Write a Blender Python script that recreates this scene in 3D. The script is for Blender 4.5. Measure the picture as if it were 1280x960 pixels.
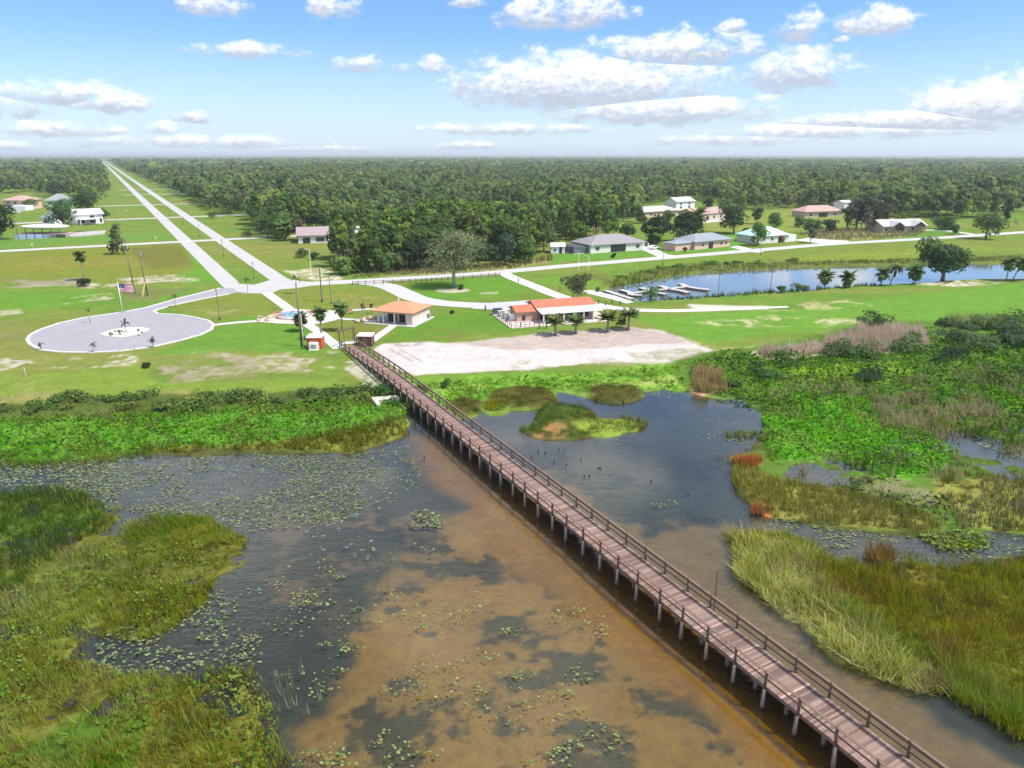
import bpy, math, random
import numpy as np
R = math.radians
C = bpy.context.scene.collection
for _o in list(bpy.data.objects): bpy.data.objects.remove(_o)
# ------------------------------------------------------------- camera
F = 888.0; PITCH = R(17.9); CAMH = 34.0
CP, SP = math.cos(PITCH), math.sin(PITCH)
cd = bpy.data.cameras.new('camera'); cam = bpy.data.objects.new('camera', cd); C.objects.link(cam)
cam.location = (0, 0, CAMH); cam.rotation_euler = (R(90) - PITCH, 0, 0)
cd.sensor_width = 36; cd.lens = F / 1280 * 36; cd.clip_start = 0.5; cd.clip_end = 60000
bpy.context.scene.camera = cam
# ------------------------------------------------------------- light
SUN_EL, SUN_AZ = 57.0, 110.0        # azimuth from +Y towards +X
sc = bpy.context.scene
sc.view_settings.view_transform = 'Standard'; sc.view_settings.look = 'None'
sc.view_settings.exposure = 0.86; sc.view_settings.gamma = 1; sc.view_settings.use_curve_mapping = False
sd_ = bpy.data.lights.new('sun', 'SUN'); sd_.energy = 3.4; sd_.angle = R(6); sd_.color = (1.0, 0.955, 0.89)
sun = bpy.data.objects.new('sun', sd_); C.objects.link(sun)
sun.rotation_euler = (R(90 - SUN_EL), 0, R(180 - SUN_AZ)); sun.location = (0, 0, 80)
sc.cycles.max_bounces = 6; sc.cycles.transparent_max_bounces = 12; sc.cycles.volume_bounces = 0
sc.cycles.diffuse_bounces = 2; sc.cycles.glossy_bounces = 2
sc.cycles.use_denoising = True
w = bpy.data.worlds.new('World'); sc.world = w; w.use_nodes = True
NT = w.node_tree; NT.nodes.clear()
def nd(nt, t, **k):
    n = nt.nodes.new(t)
    for a, b in k.items(): setattr(n, a, b)
    return n
def put(nt, sock, v):
    if isinstance(v, bpy.types.NodeSocket): nt.links.new(v, sock)
    else: sock.default_value = v
def M(nt, op, a, b=0.0, c=0.0, clamp=False):
    n = nd(nt, 'ShaderNodeMath', operation=op, use_clamp=clamp)
    put(nt, n.inputs[0], a); put(nt, n.inputs[1], b); put(nt, n.inputs[2], c)
    return n.outputs[0]
def MIX(nt, f, a, b, mode='MIX'):
    n = nd(nt, 'ShaderNodeMix', data_type='RGBA', blend_type=mode)
    put(nt, n.inputs[0], f); put(nt, n.inputs[6], a); put(nt, n.inputs[7], b)
    return n.outputs[2]
def NOISE(nt, vec, scale, detail=4, rough=0.55, dist=0.0):
    n = nd(nt, 'ShaderNodeTexNoise'); n.inputs['Scale'].default_value = scale
    n.inputs['Detail'].default_value = detail; n.inputs['Roughness'].default_value = rough
    n.inputs['Distortion'].default_value = dist
    if vec is not None: nt.links.new(vec, n.inputs['Vector'])
    return n.outputs[0]
def SS(nt, v, a, b, c=0.0, d=1.0):
    n = nd(nt, 'ShaderNodeMapRange', interpolation_type='SMOOTHSTEP')
    put(nt, n.inputs[0], v)
    for i, q in enumerate((a, b, c, d)): n.inputs[i + 1].default_value = q
    return n.outputs[0]
BGS = 0.145
sky = nd(NT, 'ShaderNodeTexSky', sky_type='NISHITA'); sky.sun_disc = False
sky.sun_elevation = R(SUN_EL); sky.sun_rotation = R(SUN_AZ)
sky.air_density = 1.0; sky.dust_density = 0.6; sky.ozone_density = 1.5
tc = nd(NT, 'ShaderNodeTexCoord'); sx = nd(NT, 'ShaderNodeSeparateXYZ'); NT.links.new(tc.outputs['Generated'], sx.inputs[0])
az = M(NT, 'ARCTAN2', sx.outputs[0], sx.outputs[1]); el = M(NT, 'ARCSINE', sx.outputs[2])
def field(el_in):
    """real cloud positions of that day: (azimuth, elevation, half width, half height, weight)"""
    Fm = None; Sm = None
    for (x, y, a, b, wt) in CL:
        u = (x - 640) / F; v = (y - 480) / F
        dx, dy, dz = u, CP - v * SP, -(SP + v * CP)
        a0 = math.atan2(dx, dy); e0 = math.asin(dz / math.sqrt(dx*dx + dy*dy + dz*dz))
        q = M(NT, 'MULTIPLY', M(NT, 'SUBTRACT', az, a0), F / a * .88)
        r = M(NT, 'MULTIPLY', M(NT, 'SUBTRACT', el_in, e0), F / b * .80)
        # flat base: below the centre the profile falls off faster
        rr = M(NT, 'MULTIPLY', r, M(NT, 'ADD', 1.0, M(NT, 'MULTIPLY', M(NT, 'LESS_THAN', r, 0.0), 0.5)))
        f = M(NT, 'SUBTRACT', wt, M(NT, 'ADD', M(NT, 'MULTIPLY', q, q), M(NT, 'MULTIPLY', rr, rr)))
        if Fm is None: Fm, Sm = f, r
        else:
            g = M(NT, 'GREATER_THAN', f, Fm)
            n = nd(NT, 'ShaderNodeMix', data_type='FLOAT'); put(NT, n.inputs[0], g); put(NT, n.inputs[2], Sm); put(NT, n.inputs[3], r)
            Sm = n.outputs[0]; Fm = M(NT, 'MAXIMUM', f, Fm)
    return Fm, Sm
CL = [(258,8,40,14,1),(418,11,30,14,1),(585,4,26,8,.8),(306,65,58,9,1),(447,82,27,12,1),(542,84,18,12,1.05),(505,87,20,7,.6),
 (700,20,64,22,1.1),(845,66,96,20,1.15),(997,38,28,16,1.1),(1093,32,38,17,1.1),(1054,50,10,6,.8),(914,35,17,9,.8),(800,18,14,9,.5),
 (735,110,140,32,1.35),(825,141,115,18,1.25),(995,92,58,22,1.1),(75,120,60,13,1.05),(145,130,48,12,1.1),(1170,152,130,13,1.2),(1250,136,75,24,1.4),
 (640,163,105,8,1.05),(80,164,58,9,1.0),(202,162,18,9,1),(240,147,22,8,.9),(250,179,130,9,.95),(1050,166,150,10,1.0),(930,176,130,9,.8),
 (590,183,45,6,.8),(5,184,26,6,.9),(400,187,80,5,.75),(830,100,70,18,.7),(1230,150,90,12,1.0),(1400,140,120,20,1),(-120,130,120,18,1)]
Fd, Sd = field(el)
cmb = nd(NT, 'ShaderNodeCombineXYZ'); NT.links.new(az, cmb.inputs[0]); put(NT, cmb.inputs[1], M(NT, 'MULTIPLY', el, 1.7))
n1 = NOISE(NT, cmb.outputs[0], 26, 9, 0.60, 0.3)
n2 = NOISE(NT, cmb.outputs[0], 70, 6, 0.6)
dn = M(NT, 'ADD', Fd, M(NT, 'ADD', M(NT, 'MULTIPLY', M(NT, 'SUBTRACT', n1, 0.5), 3.9), M(NT, 'MULTIPLY', M(NT, 'SUBTRACT', n2, 0.5), 1.2)))
alpha = SS(NT, dn, -0.05, 1.15)
# cloud deck higher up / all round, beyond the band of named clouds
pr = nd(NT, 'ShaderNodeCombineXYZ'); iz = M(NT, 'DIVIDE', 1.0, M(NT, 'ADD', M(NT, 'MAXIMUM', sx.outputs[2], 0.0), 0.12))
put(NT, pr.inputs[0], M(NT, 'MULTIPLY', sx.outputs[0], iz)); put(NT, pr.inputs[1], M(NT, 'MULTIPLY', sx.outputs[1], iz))
n3 = NOISE(NT, pr.outputs[0], 1.7, 7, 0.58, 0.2)
front = SS(NT, el, 0.25, 0.42)
back = SS(NT, sx.outputs[1], -0.1, 0.25, 1.0, 0.0)
gen = M(NT, 'MULTIPLY', SS(NT, n3, 0.43, 0.60), M(NT, 'MAXIMUM', front, back))
shade = SS(NT, M(NT, 'ADD', Sd, M(NT, 'MULTIPLY', M(NT, 'SUBTRACT', n2, .5), 1.6)), -0.35, 0.6)
ccol = MIX(NT, shade, (2.2, 2.45, 2.9, 1), (4.6, 4.6, 4.65, 1))
hz = SS(NT, el, 0.0, 0.16, 1.0, 0.0)
skyb = MIX(NT, 1.0, sky.outputs[0], (.38, .52, .70, 1), 'MULTIPLY')
skyc = MIX(NT, M(NT, 'MULTIPLY', hz, 0.62), skyb, (3.3, 3.85, 4.3, 1))
c1 = MIX(NT, M(NT, 'MULTIPLY', alpha, 0.93), skyc, ccol)
c2 = MIX(NT, M(NT, 'MULTIPLY', gen, 0.85), c1, (5.3, 5.4, 5.6, 1))
bg = nd(NT, 'ShaderNodeBackground'); bg.inputs[1].default_value = BGS; NT.links.new(c2, bg.inputs[0])
wo = nd(NT, 'ShaderNodeOutputWorld'); NT.links.new(bg.outputs[0], wo.inputs[0])
w.cycles.sampling_method = 'MANUAL'; w.cycles.sample_map_resolution = 512

# ------------------------------------------------------------- projection helpers (metres on the ground <-> survey points)
GZ = 0.6
def P(x, y, z=GZ):
    u = (x - 640) / F; v = (y - 480) / F
    t = (CAMH - z) / (SP + v * CP)
    return (u * t, (CP - v * SP) * t, z)
def Pn(x, y, z=GZ):
    u = (x - 640) / F; v = (y - 480) / F
    t = (CAMH - z) / (SP + v * CP)
    return u * t, (CP - v * SP) * t
def W2P(X, Y, z=GZ):
    d = CAMH - z
    zc = Y * CP + d * SP; yc = d * CP - Y * SP
    return 640 + F * X / zc, 480 + F * yc / zc
def sstep(a, b, x):
    t = np.clip((x - a) / (b - a), 0, 1); return t * t * (3 - 2 * t)
def _h(ix, iy, s):
    n = (ix.astype(np.int64) * 374761393 + iy.astype(np.int64) * 668265263 + s * 974634777) & 0x7fffffff
    n = ((n ^ (n >> 13)) * 1274126177) & 0x7fffffff
    return ((n ^ (n >> 16)) & 0xffff) / 65535.0
def vnoise(x, y, s=0):
    ix = np.floor(x); iy = np.floor(y); fx = x - ix; fy = y - iy
    fx = fx*fx*(3-2*fx); fy = fy*fy*(3-2*fy)
    a = _h(ix, iy, s); b = _h(ix+1, iy, s); c = _h(ix, iy+1, s); d = _h(ix+1, iy+1, s)
    return (a*(1-fx)+b*fx)*(1-fy)+(c*(1-fx)+d*fx)*fy
def fbm(x, y, s=0, o=4):
    r = 0; a = .5; t = 0
    for i in range(o): r = r + a*vnoise(x*2**i, y*2**i, s+i*7); t += a; a *= .55
    return r / t
YS = 2.0
def psd(poly, x, y):
    """signed distance to polygon (positive inside)"""
    p = np.array(poly, float); x = np.asarray(x, float); y = np.asarray(y, float)
    d = np.full(x.shape, 1e18); ins = np.zeros(x.shape, bool)
    n = len(p); yy = y*YS
    for i in range(n):
        ax, ay = p[i]; bx, by = p[(i+1) % n]; ay2, by2 = ay*YS, by*YS
        ex, ey = bx-ax, by2-ay2; L = ex*ex+ey*ey + 1e-9
        t = np.clip(((x-ax)*ex+(yy-ay2)*ey)/L, 0, 1)
        d = np.minimum(d, (x-ax-t*ex)**2+(yy-ay2-t*ey)**2)
        c = ((ay2 > yy) != (by2 > yy)) & (x < (ex)*(yy-ay2)/(by2-ay2+1e-12)+ax)
        ins ^= c
    d = np.sqrt(d)
    return np.where(ins, d, -d)
def ell(cx, cy, rx, ry, n=18):
    return [(cx+rx*math.cos(2*math.pi*i/n), cy+ry*math.sin(2*math.pi*i/n)) for i in range(n)]

# ------------------------------------------------------------- materials
def newmat(name):
    m = bpy.data.materials.new(name); m.use_nodes = True; nt = m.node_tree; nt.nodes.clear()
    o = nd(nt, 'ShaderNodeOutputMaterial'); b = nd(nt, 'ShaderNodeBsdfPrincipled')
    nt.links.new(b.outputs[0], o.inputs[0]); return m, nt, b, o
MATS = {}
def mat(name, col, rough=0.8, var=0.18, scale=3.0, metal=0.0, bump=0.0, obj=True, coat=0):
    if name in MATS: return MATS[name]
    m, nt, b, o = newmat(name)
    t = nd(nt, 'ShaderNodeTexCoord'); v = t.outputs['Object' if obj else 'Generated']
    n = NOISE(nt, v, scale, 5, .65); n2_ = NOISE(nt, v, scale*9, 3, .6)
    k = M(nt, 'ADD', 1 - var, M(nt, 'MULTIPLY', M(nt, 'ADD', n, M(nt, 'MULTIPLY', n2_, .5)), var * 1.33))
    cc = MIX(nt, 1.0, (*col, 1), (1, 1, 1, 1), 'MULTIPLY')
    hs = nd(nt, 'ShaderNodeHueSaturation'); put(nt, hs.inputs['Value'], k); hs.inputs['Color'].default_value = (*col, 1)
    nt.links.new(hs.outputs[0], b.inputs['Base Color'])
    b.inputs['Roughness'].default_value = rough; b.inputs['Metallic'].default_value = metal
    if bump:
        bp = nd(nt, 'ShaderNodeBump'); bp.inputs['Strength'].default_value = bump; put(nt, bp.inputs['Height'], n2_)
        nt.links.new(bp.outputs[0], b.inputs['Normal'])
    MATS[name] = m; return m
def attrmat(name, rough=0.85, var=0.25, scale=2.0, trans=0.0, rnd=0.0, spec=0.12, sat=1.0):
    """colour from the mesh's own Col attribute, varied"""
    m, nt, b, o = newmat(name)
    a = nd(nt, 'ShaderNodeAttribute', attribute_name='Col')
    g = nd(nt, 'ShaderNodeNewGeometry')
    n = NOISE(nt, g.outputs['Position'], scale, 3, .6)
    k = M(nt, 'ADD', 1 - var, M(nt, 'MULTIPLY', n, var * 2))
    oi = nd(nt, 'ShaderNodeObjectInfo')
    if rnd: k = M(nt, 'MULTIPLY', k, M(nt, 'ADD', 1 - rnd, M(nt, 'MULTIPLY', oi.outputs['Random'], 2 * rnd)))
    hs = nd(nt, 'ShaderNodeHueSaturation'); put(nt, hs.inputs['Value'], k); nt.links.new(a.outputs[0], hs.inputs['Color']); hs.inputs['Saturation'].default_value = sat
    if rnd:
        put(nt, hs.inputs['Hue'], M(nt, 'ADD', 0.485, M(nt, 'MULTIPLY', M(nt, 'FRACT', M(nt, 'MULTIPLY', oi.outputs['Random'], 7.3)), 0.03)))
    nt.links.new(hs.outputs[0], b.inputs['Base Color'])
    b.inputs['Roughness'].default_value = rough; b.inputs['Specular IOR Level'].default_value = spec
    if trans:
        tr = nd(nt, 'ShaderNodeBsdfTranslucent'); nt.links.new(hs.outputs[0], tr.inputs[0])
        mx = nd(nt, 'ShaderNodeMixShader'); mx.inputs[0].default_value = trans
        nt.links.new(b.outputs[0], mx.inputs[1]); nt.links.new(tr.outputs[0], mx.inputs[2]); nt.links.new(mx.outputs[0], o.inputs[0])
    MATS[name] = m; return m
LEAF = attrmat('foliage', .75, .12, .35, .45, .22)
GRASSB = attrmat('marsh_blades', .8, .15, .25, .3, 0, .05, 1.14)
WOODC = attrmat('weathered_planks', .8, .18, 9.0)

# ------------------------------------------------------------- mesh building
class MB:
    def __init__(s): s.v = []; s.f = []; s.c = []; s.sm = False
    def quadbox(s, pts, col=None):      # 8 points bottom ring (4) then top ring (4)
        b = len(s.v); s.v += [tuple(p) for p in pts]
        fs = [(3,2,1,0),(4,5,6,7),(0,1,5,4),(1,2,6,5),(2,3,7,6),(3,0,4,7)]
        s.f += [tuple(b+i for i in f) for f in fs]; s.c += [col]*6; return s
    def box(s, x0, x1, y0, y1, z0, z1, col=None):
        return s.quadbox([(x0,y0,z0),(x1,y0,z0),(x1,y1,z0),(x0,y1,z0),(x0,y0,z1),(x1,y0,z1),(x1,y1,z1),(x0,y1,z1)], col)
    def bar(s, a, b, wd, ht, col=None):     # rectangular bar between two points
        a = np.array(a, float); b = np.array(b, float); d = b-a; d /= np.linalg.norm(d)
        up = np.array([0,0,1.]) if abs(d[2]) < .95 else np.array([0,1.,0])
        r = np.cross(d, up); r /= np.linalg.norm(r); u = np.cross(r, d)
        r = r*wd/2; u = u*ht/2
        return s.quadbox([a-r-u, a+r-u, b+r-u, b-r-u, a-r+u, a+r+u, b+r+u, b-r+u], col)
    def tube(s, pts, rad, n=8, col=None, cap=True):
        pts = [np.array(p, float) for p in pts]; b = len(s.v); k = len(pts)
        for i, p in enumerate(pts):
            d = pts[min(i+1, k-1)] - pts[max(i-1, 0)]; d /= (np.linalg.norm(d)+1e-9)
            up = np.array([0,0,1.]) if abs(d[2]) < .9 else np.array([1.,0,0])
            r = np.cross(d, up); r /= np.linalg.norm(r); u = np.cross(r, d)
            q = rad[i] if hasattr(rad, '__len__') else rad
            for j in range(n):
                a = 2*math.pi*j/n; s.v.append(tuple(p + r*q*math.cos(a) + u*q*math.sin(a)))
        for i in range(k-1):
            for j in range(n):
                s.f.append((b+i*n+j, b+i*n+(j+1) % n, b+(i+1)*n+(j+1) % n, b+(i+1)*n+j)); s.c.append(col)
        if cap:
            s.f.append(tuple(b+j for j in range(n))[::-1]); s.f.append(tuple(b+(k-1)*n+j for j in range(n))); s.c += [col, col]
        return s
    def poly(s, pts, col=None):
        b = len(s.v); s.v += [tuple(p) for p in pts]; s.f.append(tuple(range(b, b+len(pts)))); s.c.append(col); return s
    def prism(s, pts, z0, z1, col=None):
        b = len(s.v); n = len(pts)
        ar = sum(pts[i][0]*pts[(i+1) % n][1]-pts[(i+1) % n][0]*pts[i][1] for i in range(n))
        if ar < 0: pts = pts[::-1]
        s.v += [(p[0],p[1],z0) for p in pts] + [(p[0],p[1],z1) for p in pts]
        s.f.append(tuple(range(b+n-1, b-1, -1))); s.f.append(tuple(range(b+n, b+2*n))); s.c += [col]*(2+n)
        for i in range(n): s.f.append((b+i, b+(i+1) % n, b+n+(i+1) % n, b+n+i))
        return s
    def blob(s, c, r, n=10, m=6, jit=.1, seed=0, col=None):
        rg = random.Random(seed); b = len(s.v)
        for i in range(m+1):
            th = math.pi*i/m
            for j in range(n):
                a = 2*math.pi*j/n; q = 1+rg.uniform(-jit, jit)
                s.v.append((c[0]+r[0]*q*math.sin(th)*math.cos(a), c[1]+r[1]*q*math.sin(th)*math.sin(a), c[2]-r[2]*q*math.cos(th)))
        for i in range(m):
            for j in range(n): s.f.append((b+i*n+j, b+i*n+(j+1) % n, b+(i+1)*n+(j+1) % n, b+(i+1)*n+j)); s.c.append(col)
        return s
    def mesh(s, name, m, smooth=False):
        me = bpy.data.meshes.new(name); me.from_pydata(s.v, [], s.f); me.validate(clean_customdata=False)
        me.materials.append(m)
        if any(c is not None for c in s.c) and len(me.polygons) == len(s.c):
            at = me.attributes.new('Col', 'FLOAT_COLOR', 'CORNER'); arr = []
            for p, c in zip(me.polygons, s.c): arr += [*(c or (.5,.5,.5)), 1.0]*p.loop_total
            at.data.foreach_set('color', arr)
        if smooth: me.polygons.foreach_set('use_smooth', [True]*len(me.polygons))
        me.update(); return me
    def build(s, name, m, parent=None, smooth=False):
        o = bpy.data.objects.new(name, s.mesh(name, m, smooth)); C.objects.link(o)
        if parent is not None: o.parent = parent
        return o
def npmesh(name, V, Fc, m, col=None, parent=None):
    """V (n,3); Fc (k,3|4) ints; col (n,3) vertex colours"""
    me = bpy.data.meshes.new(name); k = Fc.shape[1]
    me.vertices.add(len(V)); me.vertices.foreach_set('co', np.ascontiguousarray(V, np.float32).ravel())
    me.loops.add(Fc.size); me.loops.foreach_set('vertex_index', np.ascontiguousarray(Fc, np.int32).ravel())
    me.polygons.add(len(Fc)); me.polygons.foreach_set('loop_start', np.arange(0, Fc.size, k, dtype=np.int32))
    try: me.polygons.foreach_set('loop_total', np.full(len(Fc), k, np.int32))
    except Exception: pass
    me.update(calc_edges=True)
    if col is not None:
        at = me.attributes.new('Col', 'FLOAT_COLOR', 'POINT')
        at.data.foreach_set('color', np.concatenate([col, np.ones((len(col), 1))], 1).astype(np.float32).ravel())
    me.materials.append(m)
    o = bpy.data.objects.new(name, me); C.objects.link(o)
    if parent is not None: o.parent = parent
    return o
def tag(o, label, cat, group=None, kind=None):
    o['label'] = label; o['category'] = cat
    if group: o['group'] = group
    if kind: o['kind'] = kind
    return o
def struct(o): o['kind'] = 'structure'; return o
def thing(name, label, cat, loc, rz=0.0, group=None):
    o = bpy.data.objects.new(name, None); C.objects.link(o); o.empty_display_size = .3
    o.location = loc; o.rotation_euler = (0, 0, rz); return tag(o, label, cat, group)
def dup(root, loc, rz=0.0, label=None, group=None, sc_=None):
    r = root.copy(); C.objects.link(r); r.location = loc; r.rotation_euler = (0, 0, rz)
    if sc_: r.scale = sc_
    if label: r['label'] = label
    if group: r['group'] = group
    for ch in list(root.children):
        c = ch.copy(); C.objects.link(c); c.parent = r
        for g in list(ch.children):
            d = g.copy(); C.objects.link(d); d.parent = c
    return r
def ang(p, q):
    a = Pn(*p); b = Pn(*q); return math.atan2(b[1]-a[1], b[0]-a[0])
# ============================================================= GROUND
# open water outlines, then the vegetation mats that stand in it (survey points, x/y)
LAKE = [(-900,575),(0,580),(90,578),(170,566),(250,569),(300,562),(385,568),(440,566),(480,556),(508,545),(514,530),(500,512),(520,500),(545,512),(585,522),(603,500),(640,512),(700,490),(740,494),(800,488),(830,486),(862,492),(905,499),(925,496),(950,515),(953,540),(940,560),(915,570),(918,600),(935,625),(960,645),(1010,652),(1060,660),(1130,668),(1180,672),(1230,660),(1290,668),(1700,700),(2600,800),(2600,2600),(-1800,2600),(-1800,575)]
POND = [(752,366),(765,358),(800,350),(860,342),(930,337),(1000,334),(1100,332),(1180,330),(1246,329),(1290,326),(1800,310),(1800,335),(1290,348),(1197,350),(1135,355),(1047,359),(1000,365),(950,366),(900,371),(850,374),(800,377),(778,373)]
CANAL = [(18,292),(60,290),(130,288),(133,293),(100,296),(40,299),(18,299)]
WETS = [ (1130,543),(1160,538),(1200,535),(1245,548),(1290,560),(1330,560),(1330,590),(1280,582),(1250,560),(1215,552),(1180,560),(1150,552) ]
MATS_W = [
 ell(653,497,43,15), ell(770,492,38,13), ell(706,521,39,17), ell(620,508,20,9), ell(580,507,26,12),
 [(648,535),(680,527),(745,522),(790,519),(812,528),(800,538),(745,544),(700,552),(665,546)],
 [(915,570),(935,562),(960,560),(960,640),(935,628),(918,600)],
 # lower left beds
 [(-900,612),(0,618),(60,612),(125,625),(148,645),(145,665),(170,688),(164,715),(136,765),(110,800),(115,828),(60,860),(0,870),(-900,900)],
 [(160,660),(200,645),(262,650),(303,672),(300,690),(275,715),(255,748),(205,790),(160,800),(126,792),(144,760),(166,712),(162,680)],
 [(-900,800),(0,800),(100,826),(160,845),(233,848),(271,831),(321,842),(333,877),(346,930),(356,980),(370,1400),(-900,1400)],
 # lower right bed
 [(915,672),(945,664),(985,668),(1020,680),(1035,700),(1072,706),(1117,700),(1185,711),(1280,696),(1600,700),(2600,900),(2600,1300),(1500,1010),(1330,958),(1280,930),(1222,896),(1185,868),(1147,862),(1084,836),(1042,810),(1009,782),(960,750),(925,715)],
 [(1150,672),(1180,664),(1225,664),(1245,676),(1225,688),(1180,688)],
 ell(930,542,26,7),
]
xs = np.concatenate([np.arange(-1400, -60, 20.), np.arange(-60, 1341, 2.6), np.arange(1350, 2700, 20.)])
ys = np.concatenate([[192.98, 193.06, 193.2, 193.4, 193.7, 194.1, 194.6, 195.2], np.arange(196, 470, 1.0), np.arange(470, 985, 1.35), np.arange(990, 1500, 10.)])
HOR = 480 - F*math.tan(PITCH)
ys = ys[ys > HOR + .25]
ys = np.unique(np.concatenate([[HOR+.7, HOR+1.0, HOR+1.5], ys]))
GX, GY = np.meshgrid(xs, ys)
WX, WY = Pn(GX, GY, 0.3)
dist = np.hypot(WX, WY)
# wobble of every outline, in screen-free world noise
wob = (fbm(WX/6, WY/6, 3, 5)-.5)
px = (800.0/np.maximum(dist, 40))      # pixels per metre, roughly
def area(poly, feather=2.0, wobble=2.0, x=GX, y=GY, wb=None):
    wb = wob if wb is None else wb
    p = np.array(poly); m = 40
    sel = (x > p[:,0].min()-m) & (x < p[:,0].max()+m) & (y > p[:,1].min()-m) & (y < p[:,1].max()+m)
    out = np.zeros(x.shape)
    if sel.any():
        s = psd(poly, x[sel], y[sel]) + wb[sel]*wobble*2*np.clip(px[sel], .5, 12) if x is GX else psd(poly, x[sel], y[sel])
        out[sel] = sstep(-feather, feather, s)
    return out
wet = area(LAKE, 5, 1.2)
wet = np.maximum(wet, area(POND, 2.0, .8)); wet = np.maximum(wet, area(CANAL, 1.0, .2))
wet = np.maximum(wet, area(WETS, 3, 1.5))
for i_, q in enumerate(MATS_W): wet = wet*(1-area(q, 3.5 if i_ < 7 else 6, 1.3 if i_ < 7 else 3.2))
holes = sstep(.60, .66, fbm(WX/3.2, WY/3.2, 131, 4))*area([(-900,600),(0,610),(300,640),(330,960),(360,1400),(-900,1400)], 10, 3)
wet = np.maximum(wet, holes*.75)
holes2 = sstep(.55, .62, fbm(WX/5.5, WY/4, 133, 5))*area([(965,570),(1060,575),(1130,540),(1300,530),(1400,560),(1400,650),(1290,655),(1180,660),(1060,640),(960,610)], 10, 3)
wet = np.maximum(wet, holes2*.8)
veg = np.zeros(GX.shape)
# ---------- colour painting (natural ground cover; albedos)
COL = np.zeros(GX.shape+(3,)); COL[:] = (.105, .17, .034)
nA = fbm(WX/28, WY/28, 11, 5); nB = fbm(WX/5, WY/5, 17, 5); nC = fbm(WX/90, WY/60, 23, 4); nD = fbm(WX/1.1, WY/1.1, 29, 4)
def mixc(c, a): 
    global COL
    COL += (np.array(c)-COL)*a[..., None]
mixc((.085,.175,.030), sstep(.45,.62,nA)); mixc((.14,.17,.045), sstep(.5,.68,nB)*.5); mixc((.155,.155,.055), sstep(.55,.7,nC)*.5)
def Z(poly, c, a=1.0, feather=3, wobble=2.0, patch=None, n=None):
    al = area(poly, feather, wobble)*a
    if patch is not None: al = al*sstep(patch-.05, patch+.06, nB if n is None else n)*(.30+.70*sstep(.38, .60, nD))
    mixc(c, al)
# lawns and fields
nS = fbm(WX/45+WY/60, WY/7, 141, 4); mixc((.17,.17,.055), sstep(.50,.64,nS)*.35); mixc((.075,.15,.028), sstep(.52,.66,fbm(WX/30, WY/5, 143, 4))*.5)
Z([(-900,318),(0,316),(225,306),(262,338),(240,352),(0,356),(-900,360)], (.135,.155,.030), .7, 6)
Z([(-900,330),(0,328),(180,322),(200,334),(0,342),(-900,345)], (.165,.15,.035), .7, 6, 3, .47, nA)
Z([(160,312),(222,306),(245,330),(190,340)], (.09,.10,.030), .6, 8, 3)
Z([(-900,296),(0,298),(220,292),(216,301),(0,310),(-900,330)], (.085,.19,.04), .7, 3)
Z([(228,306),(262,338),(272,352),(240,356),(215,350),(245,335)], (.085,.21,.03), .8, 4)
Z([(0,352),(60,350),(110,348),(130,352),(180,347),(245,344),(248,352),(180,356),(120,362),(40,362),(0,360)], (.36,.31,.25), .8, 3, 1.5, .5)
Z([(0,350),(110,346),(110,358),(0,362)], (.13,.105,.075), .6, 3, 2, .42)
Z([(-200,360),(110,364),(150,372),(80,384),(0,395),(-200,400)], (.085,.20,.03), .7, 6)
Z([(75,380),(100,372),(150,366),(160,372),(110,382),(85,386)], (.34,.30,.23), .7, 3, 1.5, .52)
Z([(0,390),(25,388),(30,394),(0,398)], (.36,.33,.27), .6, 2)
Z([(160,360),(230,362),(190,378),(150,380)], (.12,.12,.06), .6, 5)
Z([(0,400),(40,398),(34,425),(0,430)], (.13,.13,.07), .6, 6, 2, .45)
Z([(0,448),(60,450),(120,448),(170,446),(165,458),(110,462),(60,466),(0,465)], (.36,.33,.27), .8, 4, 2, .50)
Z([(10,478),(45,478),(40,488),(10,492)], (.34,.30,.24), .7, 3, 2, .45)
Z([(195,448),(250,442),(320,445),(370,440),(425,440),(440,462),(400,468),(330,470),(260,478),(205,486),(200,470)], (.30,.26,.19), .85, 6, 2.5, .50)
Z([(200,446),(330,446),(330,476),(205,486)], (.15,.13,.07), .5, 6, 2, .42)
Z([(-900,468),(0,470),(180,460),(200,480),(420,475),(425,496),(200,500),(0,515),(-900,520)], (.125,.195,.035), .8, 6)
Z([(-900,498),(0,500),(60,492),(140,494),(230,488),(250,494),(80,512),(0,514),(-900,540)], (.20,.17,.09), .6, 4, 2, .42)
Z([(265,412),(300,400),(375,400),(420,440),(330,444),(270,440),(190,446),(240,425)], (.075,.19,.028), .8, 5)
Z([(430,456),(447,452),(495,478),(500,488),(470,488),(440,475)], (.33,.30,.25), .85, 3, 2, .46)
Z([(190,384),(230,374),(330,370),(350,385),(275,402),(255,396),(225,390)], (.12,.16,.035), .8, 4)
Z([(230,390),(300,384),(300,395),(262,398)], (.22,.19,.10), .5, 4, 2, .48)
Z([(350,363),(400,358),(450,358),(490,366),(500,380),(450,388),(400,392),(370,385)], (.125,.165,.035), .8, 4)
Z([(405,372),(470,366),(490,382),(430,388)], (.20,.15,.06), .5, 4, 2, .46)
Z([(400,404),(430,398),(470,404),(485,412),(460,424),(430,424)], (.12,.14,.035), .8, 3)
Z([(480,362),(560,352),(640,346),(660,362),(640,372),(560,376),(510,372)], (.08,.19,.028), .9, 4)
Z([(530,396),(600,388),(640,405),(650,418),(560,428),(480,428),(490,415)], (.075,.17,.025), .9, 5)
Z([(490,418),(560,412),(640,416),(600,424),(500,428)], (.14,.13,.045), .6, 4, 2, .45)
Z([(355,340),(400,336),(425,345),(430,352),(395,352),(370,348)], (.45,.38,.30), .8, 2, .5, .33)
Z([(430,352),(500,343),(640,333),(690,322),(690,328),(640,337),(500,348)], (.23,.19,.10), .8, 3, 1.2, .38)
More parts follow.
